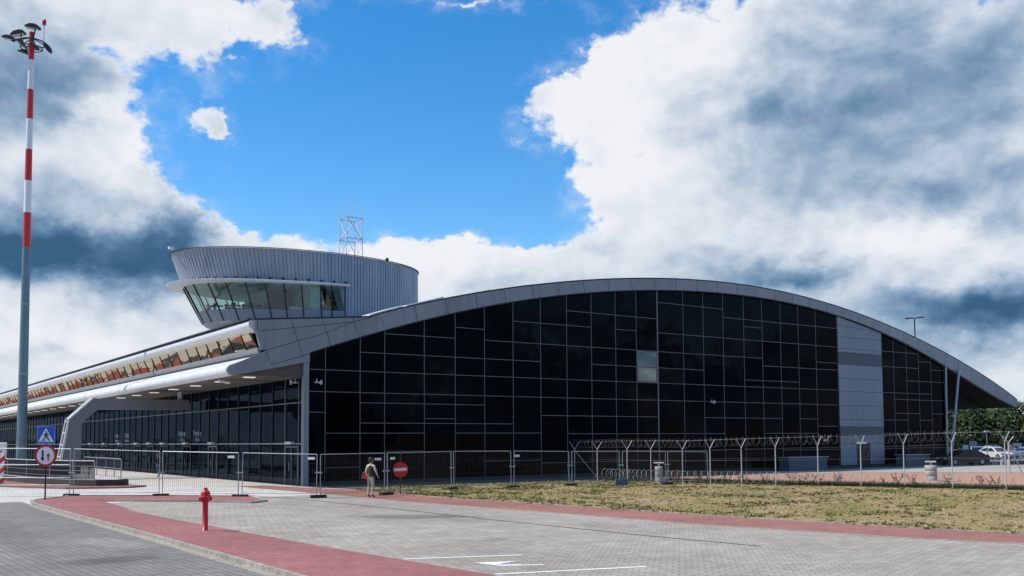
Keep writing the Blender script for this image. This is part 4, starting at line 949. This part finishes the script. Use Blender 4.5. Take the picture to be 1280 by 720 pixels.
# ================================================================ fire hydrant
HY = thing('fire_hydrant','tall slim red fire hydrant standing on the red footpath','fire hydrant',(-13.59,-24.86,.03), R(20))
MB().lathe([(.095,0),(.095,.03),(.078,.035),(.078,.78),(.082,.80)], n=20).build('standpipe', M['hydrant'], HY)
MB().lathe([(.082,.80),(.11,.83),(.125,.90),(.150,.93),(.150,.965),(.134,.98),(.132,1.03),(.122,1.08),(.098,1.12),(.06,1.145),(.055,1.15),(.055,1.20),(.045,1.215),(.0,1.22)], n=20).build('head', M['hydrant'], HY)
for s_ in (1,-1):
    q = MB(); q.tube((s_*.08,0,.93),(s_*.155,0,.90),.055,12); q.tube((s_*.155,0,.90),(s_*.185,0,.888),.066,6); q.tube((s_*.185,0,.888),(s_*.2,0,.882),.02,6); q.build('outlet_cap', M['hydrant'], HY)
q = MB(); q.tube((0,-.08,.96),(0,-.14,.95),.05,12); q.tube((0,-.14,.95),(0,-.165,.948),.06,6); q.build('outlet_cap', M['hydrant'], HY)
q = MB()
for k in range(8): a = 2*PI*k/8; q.tube((.115*math.cos(a),.115*math.sin(a),.925),(.115*math.cos(a),.115*math.sin(a),.975),.012,6)
q.build('flange_bolt', M['hydrant'], HY)

# ================================================================ floodlight mast
MA = thing('floodlight_mast','very tall floodlight mast banded red and white at the left edge','floodlight mast',(-10.85,25.82,.0))
zs = [0,16.87,19.42,21.81,24.14,26.43,28.66,30.9,33.0]; rad = lambda z: .36-.18*z/33
MB().lathe([(rad(z),z) for z in (0.0,4,8,12,16.87)], n=24).build('shaft', M['mast_steel'], MA)
q = MB()
for z in (2.2,7.5,12.6): q.lathe([(rad(z)+.02,z),(rad(z)+.02,z+.1)], n=24)
q.build('joint_band', M['steel'], MA)
for k in range(1,8):
    o = MB().lathe([(rad(zs[k])+.002,zs[k]),(rad(zs[k+1])+.002,zs[k+1])], n=24).build('red_band' if k % 2 else 'white_band', M['red'] if k % 2 else M['signwhite'], MA)
hr = MB(); RR = .95
hr.path([(RR*math.cos(t),RR*math.sin(t),32.2) for t in [2*PI*k/32 for k in range(33)]], .05, 6); hr.path([(RR*.8*math.cos(t),RR*.8*math.sin(t),31.8) for t in [2*PI*k/32 for k in range(33)]], .04, 6)
for k in range(6): a = 2*PI*k/6; hr.tube((0,0,32.6),(RR*math.cos(a),RR*math.sin(a),32.2),.04,6); hr.tube((0,0,31.7),(RR*.8*math.cos(a),RR*.8*math.sin(a),31.8),.035,6)
hr.tube((1.0*.82,-1.0*.57,32.2),(1.3*.82,-1.3*.57,31.7),.06,6)
hr.build('head_ring', M['black'], MA)
Rv = Vector((.818,-.575,0)); Fv = Vector((.575,.818,0))
def flood(u, v, z, tilt, s=1.):
    u *= .86; v *= .86; s *= .88; p = Rv*u+Fv*v; q = MB(); a = math.atan2(Rv.y,Rv.x)
    Mx = Matrix.Translation((p.x,p.y,z)) @ Matrix.Rotation(a,4,'Z') @ Matrix.Rotation(tilt,4,'Y') @ Matrix.Scale(s,4)
    pr = [(-.62,-.06),(-.55,.10),(-.25,.26),(.2,.28),(.5,.16),(.56,.0),(.5,-.07)]; n = len(pr)
    vs = [Mx @ Vector((x,-.32,zz)) for x,zz in pr]+[Mx @ Vector((x,.32,zz)) for x,zz in pr]
    q.add(vs, [tuple(range(n))[::-1], tuple(range(n,2*n))]+[(k,(k+1)%n,n+(k+1)%n,n+k) for k in range(n)])
    o = q.build('floodlight', M['black'], MA, bevel=.03)
    g = MB(); g.add([Mx @ Vector(c) for c in ((-.55,-.28,-.085),(.45,-.28,-.095),(.45,.28,-.095),(-.55,.28,-.085))], [(0,1,2,3)]); g.build('lens', M['steel'], o)
    b = MB(); b.tube(Mx @ Vector((.2,0,-.1)), (p.x*.75,p.y*.75,32.15), .05, 6); b.build('yoke', M['black'], o)
flood(-1.25,.2,32.95,R(-12)); flood(.25,-.3,33.25,R(8)); flood(-1.7,-.5,32.35,R(12),.9); flood(-.95,.6,31.65,R(18),.8); flood(1.15,.5,31.95,R(60),.8); flood(.7,-.9,31.6,R(50),.7); flood(-.5,-1.0,31.9,R(30),.7)
MB().tube(Rv*.9+Vector((0,0,32.2)), Rv*.9+Vector((0,0,33.6)), .02, 6).build('beacon_rod', M['black'], MA)
MB().lathe([(.10,33.55),(.14,33.6),(.14,33.85),(.09,33.98),(0,34.0)], c=(Rv*.9)[:], n=14).build('warning_beacon', M['signred'], MA)

# ================================================================ traffic island, railings, portal
isl = [(-8.72,6.06),(-9.84,6.45),(-10.8,7.97),(-11.6,10.7),(-12.26,14.9),(-12.68,20.1),(-12.75,30),(-8.2,30),(-7.9,15),(-7.95,7.)]
io = MB().prism_z(isl, -.01, .42); 
io = io.build('island_plinth', [M['darkconc']]); tag(io, 'low dark plinth wall curving round the foot of the mast and portal', 'plinth')
struct(MB().prism_z([(x+.12,y-.12 if i<3 else y) if 0 else (-10.3+(x+10.3)*.96, 16+(y-16)*.985) for i,(x,y) in enumerate(isl)], .42, .44).build('island_paving', m_fore))
out_ = [(-8.3,4.6),(-9.4,4.5),(-11.6,5.6),(-13.2,8.7),(-14.6,13.),(-16,20),(-16,32),(-12.9,32),(-12.74,20.1),(-12.3,14.9),(-11.65,10.7),(-10.85,7.9),(-9.88,6.38),(-8.6,5.98),(-7.6,6.4),(-7.3,5.6)]
struct(MB().prism_z(out_, -.01, .09).build('island_kerb', m_band))
def railing(pts, h, name, label, z0, mesh=False):
    t = thing(name, label, 'railing', (pts[0][0],pts[0][1],z0)); o_ = Vector((pts[0][0],pts[0][1],0))
    P_ = [Vector((x,y,0))-o_ for x,y in pts]
    for p in P_: MB().tube(p, p+Vector((0,0,h)), .03, 8).build('post', M['steel'], t)
    for z, r in ((h,.032),(h*.72,.014),(h*.48,.014),(h*.2,.014)) if mesh != True else ((h,.035),(h*.5,.02),(h*.08,.02)):
        MB().path([p+Vector((0,0,z)) for p in P_], r, 6).build('rail', M['offwhite'] if mesh != True else M['steel'], t)
    if mesh:
        for a, b in zip(P_[:-1], P_[1:]):
            q = MB(); d = b-a; n = int(d.length/.06)
            for k in range(n): c = a+d*(k/n); q.tube(c+Vector((0,0,h*(.5 if mesh == True else .05))), c+Vector((0,0,h-.03)), .012 if mesh == True else .018, 4, caps=False)
            q.build('mesh_panel', M['darkmull'], t)
    return t
railing([(-9.9,6.65),(-10.75,8.2),(-11.5,10.8),(-12.1,15),(-12.5,20.),(-12.6,25)], 1.08, 'railing', 'pale metal handrail with dark mesh along the plinth in front of the mast', .42, 2)
railing([(-8.3,7.3),(-8.15,9.6),(-8.1,12.),(-8.1,14.5),(-8.05,17),(-8.0,19.)], 1.15, 'mesh_railing', 'dark mesh-topped railing on the plinth right of the portal leg', .42, True)
PT = thing('entrance_portal','bent grey portal frame leaning over the forecourt to the terminal front','portal frame',(0,20.,0))
pp = [(-9.45,.0),(-8.82,4.12),(-7.27,5.62),(-.75,5.62),(-.75,4.92),(-7.0,4.86),(-8.02,3.9),(-8.05,0)]
MB().prism_y(pp, -.35, .35).build('frame', M['portal'], PT)
MB().prism_y([(-8.83,4.13),(-7.28,5.63),(-7.33,5.68),(-8.88,4.18)], -.37, .37).build('sunlit_cap', M['white'], PT)  # white strip painted for the sunlight on the sloping outer edge
q = MB(); q.prism_y([(-9.62,.3),(-8.95,4.16),(-7.33,5.74),(-7.26,5.66),(-8.87,4.11),(-9.5,.3)], -.55, -.4); q.prism_y([(-9.62,.3),(-8.95,4.16),(-7.33,5.74),(-7.26,5.66),(-8.87,4.11),(-9.5,.3)], .4, .55)
q.build('edge_rail', M['white'], PT)
for z in (.8,1.6,2.4,3.2,4.0):
    xx = -9.56+(z-.3)*(.62/3.86); MB().tube((xx,-.45,z),(xx,.45,z),.04,6).build('rung', M['white'], PT)
# striped barrier post at the left border
ST = thing('striped_barrier','upright red and white striped traffic barrier cut by the left edge','traffic barrier',(-14.02,12.3,0), face)
def striped():
    m = bpy.data.materials.new('red_white_stripes'); m.use_nodes = True; nt = m.node_tree; b = nt.nodes['Principled BSDF']; b.inputs['Roughness'].default_value = .45; L = nt.links.new
    g = nt.nodes.new('ShaderNodeTexCoord'); s = nt.nodes.new('ShaderNodeSeparateXYZ'); L(g.outputs['Object'], s.inputs[0])
    a = nt.nodes.new('ShaderNodeMath'); a.operation = 'MULTIPLY_ADD'; L(s.outputs['X'], a.inputs[0]); a.inputs[1].default_value = -.8; L(s.outputs['Z'], a.inputs[2])
    d = nt.nodes.new('ShaderNodeMath'); d.operation = 'DIVIDE'; L(a.outputs[0], d.inputs[0]); d.inputs[1].default_value = .62
    f = nt.nodes.new('ShaderNodeMath'); f.operation = 'FRACT'; L(d.outputs[0], f.inputs[0]); c = nt.nodes.new('ShaderNodeMath'); c.operation = 'GREATER_THAN'; L(f.outputs[0], c.inputs[0]); c.inputs[1].default_value = .5
    r = nt.nodes.new('ShaderNodeMixRGB'); L(c.outputs[0], r.inputs[0]); r.inputs[1].default_value = (.6,.02,.015,1); r.inputs[2].default_value = (.8,.8,.8,1); L(r.outputs[0], b.inputs['Base Color']); return m
q = MB(); q.prism_y([(-.42,.12),(.30,.12),(.36,1.9),(.3,2.02),(.1,2.1),(-.42,2.1)], -.04, .04); q.build('striped_board', striped(), ST, bevel=.01); MB().box(-.45,.35,-.2,.2,0,.12).build('foot', M['rubber'], ST)
# white van far left
# ================================================================ vehicles
def car(label, loc, rz, color, kind='car', group='cars in the car park', name='parked_car'):
    t = thing(name, label, kind, loc, rz, group)
    van = kind == 'van'
    Lh = 2.15 if not van else 2.8; 
    if van: low = [(-2.8,.35),(2.75,.35),(2.8,.8),(2.7,1.25),(2.0,1.45),(1.55,2.45),(1.3,2.6),(-2.7,2.62),(-2.8,2.5)]
    else: low = [(-2.15,.42),(-2.1,.28),(2.05,.26),(2.17,.45),(2.12,.66),(1.9,.78),(1.15,.90),(-1.45,.98),(-2.0,.95),(-2.15,.8)]
    paint_ = mat('car_paint', color, .3, .1, coat=.35)
    w = .87 if not van else .98
    q = MB(); n = len(low); ins = .05
    vs = []
    for yy, sc in ((-w,.965),(-w+.09,1),(w-.09,1),(w,.965)): vs += [(x*sc, yy, .3+(z-.3)*(1 if sc == 1 else .985)) for x, z in low]
    for r_ in range(3): q.add(vs, [(r_*n+k, r_*n+(k+1)%n, (r_+1)*n+(k+1)%n, (r_+1)*n+k) for k in range(n)], 0, False)
    q.add(vs, [tuple(range(n))[::-1], tuple(range(3*n,4*n))])
    body = q.build('body', paint_, t, bevel=.03)
    gl_ = mat('car_glass', (.01,.013,.016), .05, 0, spec=.8)
    if not van:
        cab = [(1.05,.88),(.35,1.36),(.05,1.43),(-.75,1.42),(-1.35,1.22),(-1.75,.95)]; n = len(cab); q = MB()
        vs = [(x,-w+.05,z) if z < 1 else (x,-w+.2,z) for x,z in cab]+[(x,w-.05,z) if z < 1 else (x,w-.2,z) for x,z in cab]
        q.add(vs, [tuple(range(n))[::-1], tuple(range(n,2*n))]+[(k,(k+1)%n,n+(k+1)%n,n+k) for k in range(n)])
        q.build('cabin', paint_, t, bevel=.03)
        for s_ in (1,-1):
            g = MB()
            for win in ([(.86,.93),(.30,1.31),(-.22,1.33),(-.22,.94)],[(-.30,.94),(-.30,1.33),(-.78,1.32),(-1.22,1.17),(-1.45,.96)]):
                g.add([(x, s_*((w-.045)-(.15 if z>1.1 else .01)*((z-.9)/.45 if z > .9 else 0)+.012), z) for x, z in win], [tuple(range(len(win)))])
            g.build('side_window', gl_, t, recalc=False)
        MB().add([(1.03,-.68,.92),(1.03,.68,.92),(.40,.58,1.35),(.40,-.58,1.35)],[(0,1,2,3)]).build('windscreen', gl_, t, recalc=False)
        MB().add([(-1.72,-.66,.98),(-1.72,.66,.98),(-1.37,.58,1.23),(-1.37,-.58,1.23)],[(0,1,2,3)]).build('rear_window', gl_, t, recalc=False)
        wx, hz = (1.32,-1.3), .62
    else:
        for s_ in (1,-1):
            g = MB(); g.box(-2.3,-1.1,s_*w-.004,s_*w+.008,1.5,2.15); g.box(-.95,.25,s_*w-.004,s_*w+.008,1.5,2.15); g.box(.45,1.4,s_*w-.004,s_*w+.008,1.45,2.1); g.build('side_window', gl_, t)
        MB().add([(2.02,-.85,1.48),(2.02,.85,1.48),(1.62,.75,2.36),(1.62,-.75,2.36)],[(0,1,2,3)]).build('windscreen', gl_, t, recalc=False)
        wx, hz = (1.8,-1.75), .9
    for x in wx:
        for s_ in (1,-1):
            q = MB(); q.tube((x,s_*(w-.2),.32),(x,s_*(w+.015),.32),.32,18); wh = q.build('wheel', M['rubber'], t)
            MB().tube((x,s_*(w+.012),.32),(x,s_*(w+.024),.32),.19,10).build('rim', M['steel'], wh)
    for s_ in (.6,-.6):
        xf = 2.10 if not van else 2.77
        MB().obox((xf,s_,hz),.1,.36,.15).build('headlight', M['signwhite'], t, bevel=.02); MB().obox((-xf,s_,hz+.12),.1,.3,.16).build('tail_light', M['signred'], t, bevel=.02)
    MB().box((2.1 if not van else 2.78),(2.14 if not van else 2.82),-.26,.26,.36,.46).build('number_plate', M['signwhite'], t)
    return t
AR = math.atan2(-.575,.818)
car('black car parked side-on at the right corner of the terminal', (61.9,-3.5,.03), AR+PI+R(8), (.003,.003,.004))
car('white car facing the camera in the car park', (87.6,7.4,.01), AR-PI/2+R(15), (.75,.75,.77))
car('silver car parked behind the black car', (93.5,12.9,.01), AR-PI/2-R(20), (.40,.42,.45))
car('blue-grey car with a pale roof behind the white car', (93.2,6.4,.01), AR+R(30), (.12,.20,.32))
car('dark blue car at the right border behind the corner fence post', (72.6,-4.6,.01), AR-PI/2-R(30), (.02,.03,.05))
car('pale blue car half hidden by the raking strut', (80.2,9.2,.01), AR-PI/2+R(30), (.22,.34,.44))
car('light silver estate car far back at the right', (104.,16.5,.01), AR+R(10), (.55,.57,.6))
car('dark grey car at the right frame edge in the back row', (88.,2.,.01), AR-PI/2+R(10), (.04,.045,.055))
v_ = car('white van parked beyond the mast at the left edge', (-9.6,50,.01), R(84), (.78,.78,.79), 'van', None, 'parked_van')
# bollards, wheel rails, notices, lamps of the car park
for i, (x, y, l) in enumerate(((64.6,-5.0,'first concrete bollard in front of the black car'),(65.0,-5.4,'middle concrete bollard in front of the black car'),(65.4,-5.8,'concrete bollard nearest the white rail'))):
    o = MB().lathe([(.16,0),(.15,.42),(.1,.5),(0,.52)], n=14).build('bollard', M['concrete']); o.location = (x,y,.028); tag(o, l, 'bollard', 'concrete bollards')
for loc, ln, l in (((63.2,-5.4,.03),1.2,'short white rail low beside the black car'),((66.5,-5.6,.03),1.9,'pinkish white rail low in front of the white car')):
    t = thing('parking_rail', l, 'parking rail', loc, AR, 'low rails of the car park'); MB().box(-.1,ln,-.05,.05,.36,.48).build('rail', M['white'], t)
    for x in (0.1,ln-.2): MB().box(x,x+.06,-.03,.03,0,.36).build('post', M['steel'], t)
for loc, w_, h_, zc, l in (((66.9,-.9,.01),.5,.5,1.55,'small square white notice left of the black car roof'),((76.6,3.8,.01),.72,.58,1.85,'white notice with grey lines above the parked cars'),((79.2,.5,.01),.85,.34,1.75,'wide white notice at the right border of the car park')):
    t = thing('notice_board', l, 'notice board', loc, face-R(8), 'white notices in the car park')
    MB().tube((0,.03,0),(0,.03,zc+h_/2),.03,8).build('post', M['steel'], t); b0 = MB().box(-w_/2,w_/2,-.02,.02,zc-h_/2,zc+h_/2).build('board', M['signwhite'], t)
    if w_ > .6 and h_ > .5:
        q = MB(); [q.box(-w_/2+.06,w_/2-.08*(1+k%2),-.026,-.022,zc-.2+.13*k,zc-.17+.13*k) for k in range(4)]; q.build('printed_lines', M['cabinet'], b0)
t = thing('small_lamp_post','short lamp post with a white head among the parked cars','lamp post',(84.6,6.7,.01)); MB().tube((0,0,0),(0,0,3.1),.05,8).build('pole', M['steel'], t); MB().obox((0,0,3.2),.5,.25,.16,AR).build('lamp_head', M['white'], t, bevel=.03)
t = thing('car_park_lamp','tall dark lamp post with two flat heads rising behind the roof','lamp post',(85.43,15.65,.01))
MB().tube((0,0,0),(0,0,17.),.10,10,0,.07).build('pole', M['black'], t)
for s_ in (1,-1):
    q = MB(); q.tube((0,0,17.),Rv*s_*.25+Vector((0,0,17.1)),.05,6); 
    a = Rv*s_*.2+Vector((0,0,17.12)); b = Rv*s_*1.05+Vector((0,0,17.2 if s_ > 0 else 17.05)); 
    q.obox((a+b)/2, .95,.4,.12, AR, 0, 0, -R(6)*s_*0+ (R(-6) if s_>0 else R(-6))); q.build('lamp_head', M['black'], t, bevel=.03)
# utility cabinets by the gable
for (x0,x1,y0,h,l) in ((39.75,44.5,-1.9,1.0,'long grey-blue utility cabinet left of the clad panel'),(55.4,59.,-2.0,1.0,'shorter grey-blue utility cabinet right of the clad panel')):
    t = thing('utility_cabinet', l, 'utility cabinet', (x0,y0,.01), 0, 'utility cabinets by the gable'); w_ = x1-x0
    q = MB(); q.box(0,w_,0,1.0,0,h); k = .3
    while k < w_: q.box(k,k+.04,-.015,0,.08,h-.08); k += .6
    q.build('housing', M['cabinet'], t, bevel=.01); MB().box(-.12,w_+.12,-.1,1.1,h,h+.05).build('lid', M['offwhite'], t)
# concrete rings with vent pipes
for loc, r_, h_, l in (((17.75,-10.2,.02),.23,.92,'pale concrete ring with a T-shaped vent behind the wire panels'),((29.75,-20.08,.02),.33,.92,'wide concrete ring with a T-shaped vent on the mulch at right')):
    t = thing('vent_shaft', l, 'vent shaft', loc, 0, 'concrete rings with vents')
    MB().lathe([(r_,0),(r_,h_*.32),(r_*.97,h_*.33),(r_,h_*.34),(r_,h_*.66),(r_*.97,h_*.67),(r_,h_*.68),(r_,h_),(r_*.8,h_),(r_*.8,h_-.05),(0,h_-.05)], n=24).build('concrete_ring', M['concrete'], t)
    MB().tube((0,0,h_-.1),(0,0,h_+.17),.045,8).build('vent_stem', M['white'], t); MB().tube(Rv*-.3+Vector((0,0,h_+.2)), Rv*.3+Vector((0,0,h_+.2)), .05, 8).build('vent_crossbar', M['white'], t)
MB().prism_z([(29.0,-20.9),(30.8,-21.3),(31.4,-20.4),(29.4,-19.9)], .0, .06).build('shaft_slab', M['concrete'])
tag(bpy.data.objects['shaft_slab'], 'thin concrete slab under the wide vent ring', 'slab')

# ================================================================ people
def person(label, loc, rz, hgt, cols, bag=False, pose=0):
    t = thing('person', label, 'person', loc, rz)
    s = hgt/1.78
    V = {'pel':(0,0,.95,.145),'wst':(0,0,1.08,.13),'chs':(0,0.01,1.30,.165),'nck':(0,.005,1.49,.062),'hd0':(0,.02,1.585,.082),'hd1':(0,.025,1.66,.098),'hd2':(0,.015,1.735,.062),
         'lh':(.095,0,.88,.098),'lk':(.105,.03,.50,.062),'la':(.11,-.03,.09,.042),'lt':(.125,.14,.035,.035),
         'rh':(-.095,0,.88,.098),'rk':(-.10,-.01,.50,.062),'ra':(-.10,-.07,.09,.042),'rt':(-.12,.10,.035,.035),
         'ls':(.185,0,1.42,.068),'le':(.27,.03,1.15,.046),'lw':(.25,.17,.95,.030),'lp':(.245,.21,.90,.034),
         'rs':(-.185,0,1.42,.068),'re':(-.26,-.04,1.15,.046),'rw':(-.27,.02,.92,.030),'rp':(-.27,.03,.86,.034)}
    if pose: V['le'] = (.25,.05,1.16,.046); V['lw'] = (.16,.25,1.12,.03); V['lp'] = (.12,.30,1.12,.034)
    E = [('pel','wst'),('wst','chs'),('chs','nck'),('nck','hd0'),('hd0','hd1'),('hd1','hd2'),('pel','lh'),('lh','lk'),('lk','la'),('la','lt'),('pel','rh'),('rh','rk'),('rk','ra'),('ra','rt'),('chs','ls'),('ls','le'),('le','lw'),('lw','lp'),('chs','rs'),('rs','re'),('re','rw'),('rw','rp')]
    ks = list(V); me = bpy.data.meshes.new('sk'); me.from_pydata([tuple(c*s for c in V[k][:3]) for k in ks], [(ks.index(a),ks.index(b)) for a,b in E], [])
    o = bpy.data.objects.new('sk', me); COL.objects.link(o)
    o.modifiers.new('s','SKIN'); o.modifiers['s'].use_smooth_shade = True
    for i, k in enumerate(ks):
        sv_ = me.skin_vertices[0].data[i]; r_ = V[k][3]*s; sv_.radius = (r_, r_*(.72 if k in ('pel','wst','chs') else 1)); sv_.use_root = (k == 'pel')
    o.modifiers.new('u','SUBSURF').levels = 2; o.modifiers['u'].render_levels = 2
    bpy.context.view_layer.update(); dg = bpy.context.evaluated_depsgraph_get(); m2 = bpy.data.meshes.new_from_object(o.evaluated_get(dg)); bpy.data.objects.remove(o)
    q = MB(); skin, top, trou, shoe = 0, 1, 2, 3
    vs = [v.co.copy() for v in m2.vertices]
    for p in m2.polygons:
        c = sum((vs[i] for i in p.vertices), Vector())/len(p.vertices); z = c.z/s
        mi = shoe if z < .10 else trou if z < .96 and abs(c.x/s) < .2 else top if z < 1.475 and not (abs(c.x/s) > .2 and z < 1.0) else skin
        b = len(q.v); q.f.append([i for i in p.vertices]); q.m.append(mi); q.sm.append(True)
    q.v = [tuple(v) for v in vs]
    # fingers, rooted inside the palms
    for side in ('lp','rp'):
        p = Vector(V[side][:3])*s; w_ = Vector(V['lw' if side == 'lp' else 'rw'][:3])*s; d = (p-w_).normalized(); sd_ = d.cross(Vector((1,0,0)) if side=='rp' else Vector((1,0,0))).normalized()
        for f in range(4):
            a = p + sd_*(f-1.5)*.018*s; l = (.07,.082,.076,.058)[f]*s; q.path([a, a+d*l*.6, a+d*l*.85+Vector((0,.02*s,0))], .009*s, 6, 0)
        q.path([w_+d*.02*s, w_+d*.03*s-sd_*.035*s+Vector((0,.01,0)), p-sd_*.04*s+d*.01*s], .010*s, 6, 0)
    # nose and ears
    q.path([Vector((0,.115,1.66))*s, Vector((0,.138,1.63))*s], .012*s, 6, 0)
    for e in (1,-1): q.obox(Vector((e*.098,.02,1.645))*s, .016*s,.035*s,.055*s)
    body = q.build('body', [mat('skin', (.42,.25,.18), .6), mat('top_cloth', cols[0], .85), mat('trouser_cloth', cols[1], .85), mat('shoe_leather', (.03,.025,.02), .5)], t, recalc=False)
    for e in (1,-1): MB().obox(Vector((e*.034,.112,1.672))*s, .02*s,.006*s,.010*s).build('eye', M['black'], t)
    MB().obox(Vector((0,.112,1.608))*s, .045*s,.008*s,.008*s).build('mouth', mat('lip', (.3,.1,.09), .6), t)
    h = MB(); h.lathe([(.104*s,1.655*s),(.108*s,1.70*s),(.095*s,1.75*s),(.06*s,1.785*s),(0,1.79*s)], c=(0,-.003*s,0), n=16); h.lathe([(.07*s,1.57*s),(.09*s,1.62*s),(.1*s,1.66*s)], c=(0,-.022*s,0), n=16)
    h.build('hair', mat('dark_hair', (.02,.014,.01), .7), t)
    if cols[2]:
        v = MB(); 
        rows = [(.93,.17,.13),(1.0,.165,.125),(1.15,.155,.115),(1.3,.195,.135),(1.43,.17,.105)]
        vs = [(a*s*math.cos(2*PI*k/20)+.02*s, b*s*math.sin(2*PI*k/20)+.01, z*s) for z, a, b in rows for k in range(20)]
        v.add(vs, [(i*20+k,i*20+(k+1)%20,(i+1)*20+(k+1)%20,(i+1)*20+k) for i in range(4) for k in range(20)], 0, True); v.build('dark_waistcoat', mat('waistcoat_cloth', cols[2], .9), t)
    return t
person('person in light shirt, dark waistcoat and khaki trousers standing by the fence', (-2.36,-12.79,.012), R(-70), 1.78, ((.62,.56,.48),(.46,.39,.29),(.03,.022,.018)), True)
bg = thing('shoulder_bag','small red bag held at the hip of the standing person','bag',(-2.62,-12.66,.95), R(-35))
MB().prism_y([(-.12,-.1),(.09,-.12),(.11,.04),(.04,.09),(-.1,.07)], -.05, .05).build('bag_body', mat('bag_red', (.6,.05,.03), .6), bg, bevel=.02); MB().path([(-.1,0,.1),(-.02,0,.2),(.06,0,.11)], .012, 6).build('handle', mat('bag_strap', (.5,.2,.15), .6), bg)
person('person in dark jacket and blue jeans by the far terminal doors', (-2.6,20.6,0), R(60), 1.76, ((.02,.025,.035),(.03,.12,.26),None), False, 1)

# ================================================================ saplings on the mulch
def sapling(seed, red):
    rgx = random.Random(seed); t = thing('sapling','small bare reddish shrub in the mulch bed behind the razor wire','shrub',(0,0,0),0,'small shrubs in the mulch bed')
    s_ = MB(); lf = MB()
    for k in range(6):
        a = rgx.uniform(0,2*PI); l = rgx.uniform(.3,.6); p1 = Vector((math.cos(a)*l*.3,math.sin(a)*l*.3,l*.55)); p2 = Vector((math.cos(a)*l*.55,math.sin(a)*l*.55,l)); s_.path([(0,0,0),p1,p2], .008, 4)
        for j in range(7):
            c = p1.lerp(p2, rgx.random())+Vector((rgx.uniform(-.06,.06),rgx.uniform(-.06,.06),rgx.uniform(-.05,.05))); u = Vector((rgx.uniform(-1,1),rgx.uniform(-1,1),rgx.uniform(-1,1))).normalized()*.035; w = u.orthogonal().normalized()*.025
            lf.add([c-u,c+w,c+u,c-w],[(0,1,2,3)], 0 if rgx.random() < red else 1)
    s_.build('twigs', M['bark'], t); lf.build('leaves', [mat('leaf_red',(.20,.05,.03),.7), mat('leaf_green',(.06,.10,.03),.7)], t, recalc=False); return t
pr_ = [sapling(s_, r_) for s_, r_ in ((1,.9),(2,.6),(3,.8))]
rgs = random.Random(9); first = [True]*3; tot = 0
for row, (off, nrow) in enumerate(((.9,22),(2.6,16))):
    for k in range(nrow):
        f = (k+.5+rgs.uniform(-.3,.3))/nrow*(11.5)+1.5; i = min(int(f),12); g_ = f-i
        x = SP[i][0]*(1-g_)+SP[i+1][0]*g_ + off + rgs.uniform(-.2,.2) + max(0,f-8)*.35; y = SP[i][1]*(1-g_)+SP[i+1][1]*g_ + off*.4
        j = tot % 3; o = pr_[j] if first[j] else copy_tree(pr_[j]); first[j] = False
        o.location = (x,y,.02); o.rotation_euler = (0,0,rgs.uniform(0,6.28)); sc = rgs.uniform(.6,1.25); o.scale = (sc,sc,sc); tot += 1

# ================================================================ woods
mleaf = [mat('leaf_dark',(.013,.033,.008),.8), mat('leaf_mid',(.03,.064,.014),.8), mat('leaf_light',(.075,.11,.024),.8)]
def wood(name, label, trees, seed, leaf=.55, nl=420):
    rgw = random.Random(seed); q = MB()
    for (x, y, h) in trees:
        q.tube((x,y,0),(x,y,h*.7),.16,6,3,.06)
        con = rgw.random() < .45; W_ = h*(.22 if con else .32)
        for k in range(nl):
            z = h*(.03+.97*rgw.random()**.9); f = z/h
            R_ = W_*((1.05-f) if con else math.sqrt(max(.25,1-((f-.42)/.6)**2)))*rgw.uniform(.45,1.12)
            a = rgw.uniform(0,2*PI); c = Vector((x+R_*math.cos(a), y+R_*math.sin(a), z)); u = Vector((rgw.uniform(-1,1),rgw.uniform(-1,1),rgw.uniform(-.6,.6))).normalized()*leaf*rgw.uniform(.4,1); w = u.orthogonal().normalized()*leaf*rgw.uniform(.3,.7)
            r_ = rgw.random(); mi = 0 if r_ < .42 else 1 if r_ < .82 else 2
            q.add([c-u,c+w,c+u,c-w],[(0,1,2,3)], mi)
    o = q.build(name, mleaf+[M['bark']], recalc=False); tag(o, label, 'woodland'); o['kind'] = 'stuff'
rgt = random.Random(21); tr = []
for k in range(130):
    u = rgt.uniform(-14,62); v = rgt.uniform(0,1)**1.2*24
    p = Vector((170,62,0)) + Vector((.60,-.80,0))*u + Vector((.80,.60,0))*v; tr.append((p.x,p.y,rgt.uniform(7.4,10.2)+v*.05))
wood('woodland','dense dark green wood beyond the car park at right', tr, 4, .5, 680)
tr = []
for k in range(150):
    a = R(rgt.uniform(140,330)); d = rgt.uniform(120,170); tr.append((C0x := -10+d*math.sin(a), -30+d*math.cos(a), rgt.uniform(9,17)))
wood('roadside_woodland','line of tall trees across the road behind the viewer, mirrored in the glass', tr, 5, 1.5, 110)
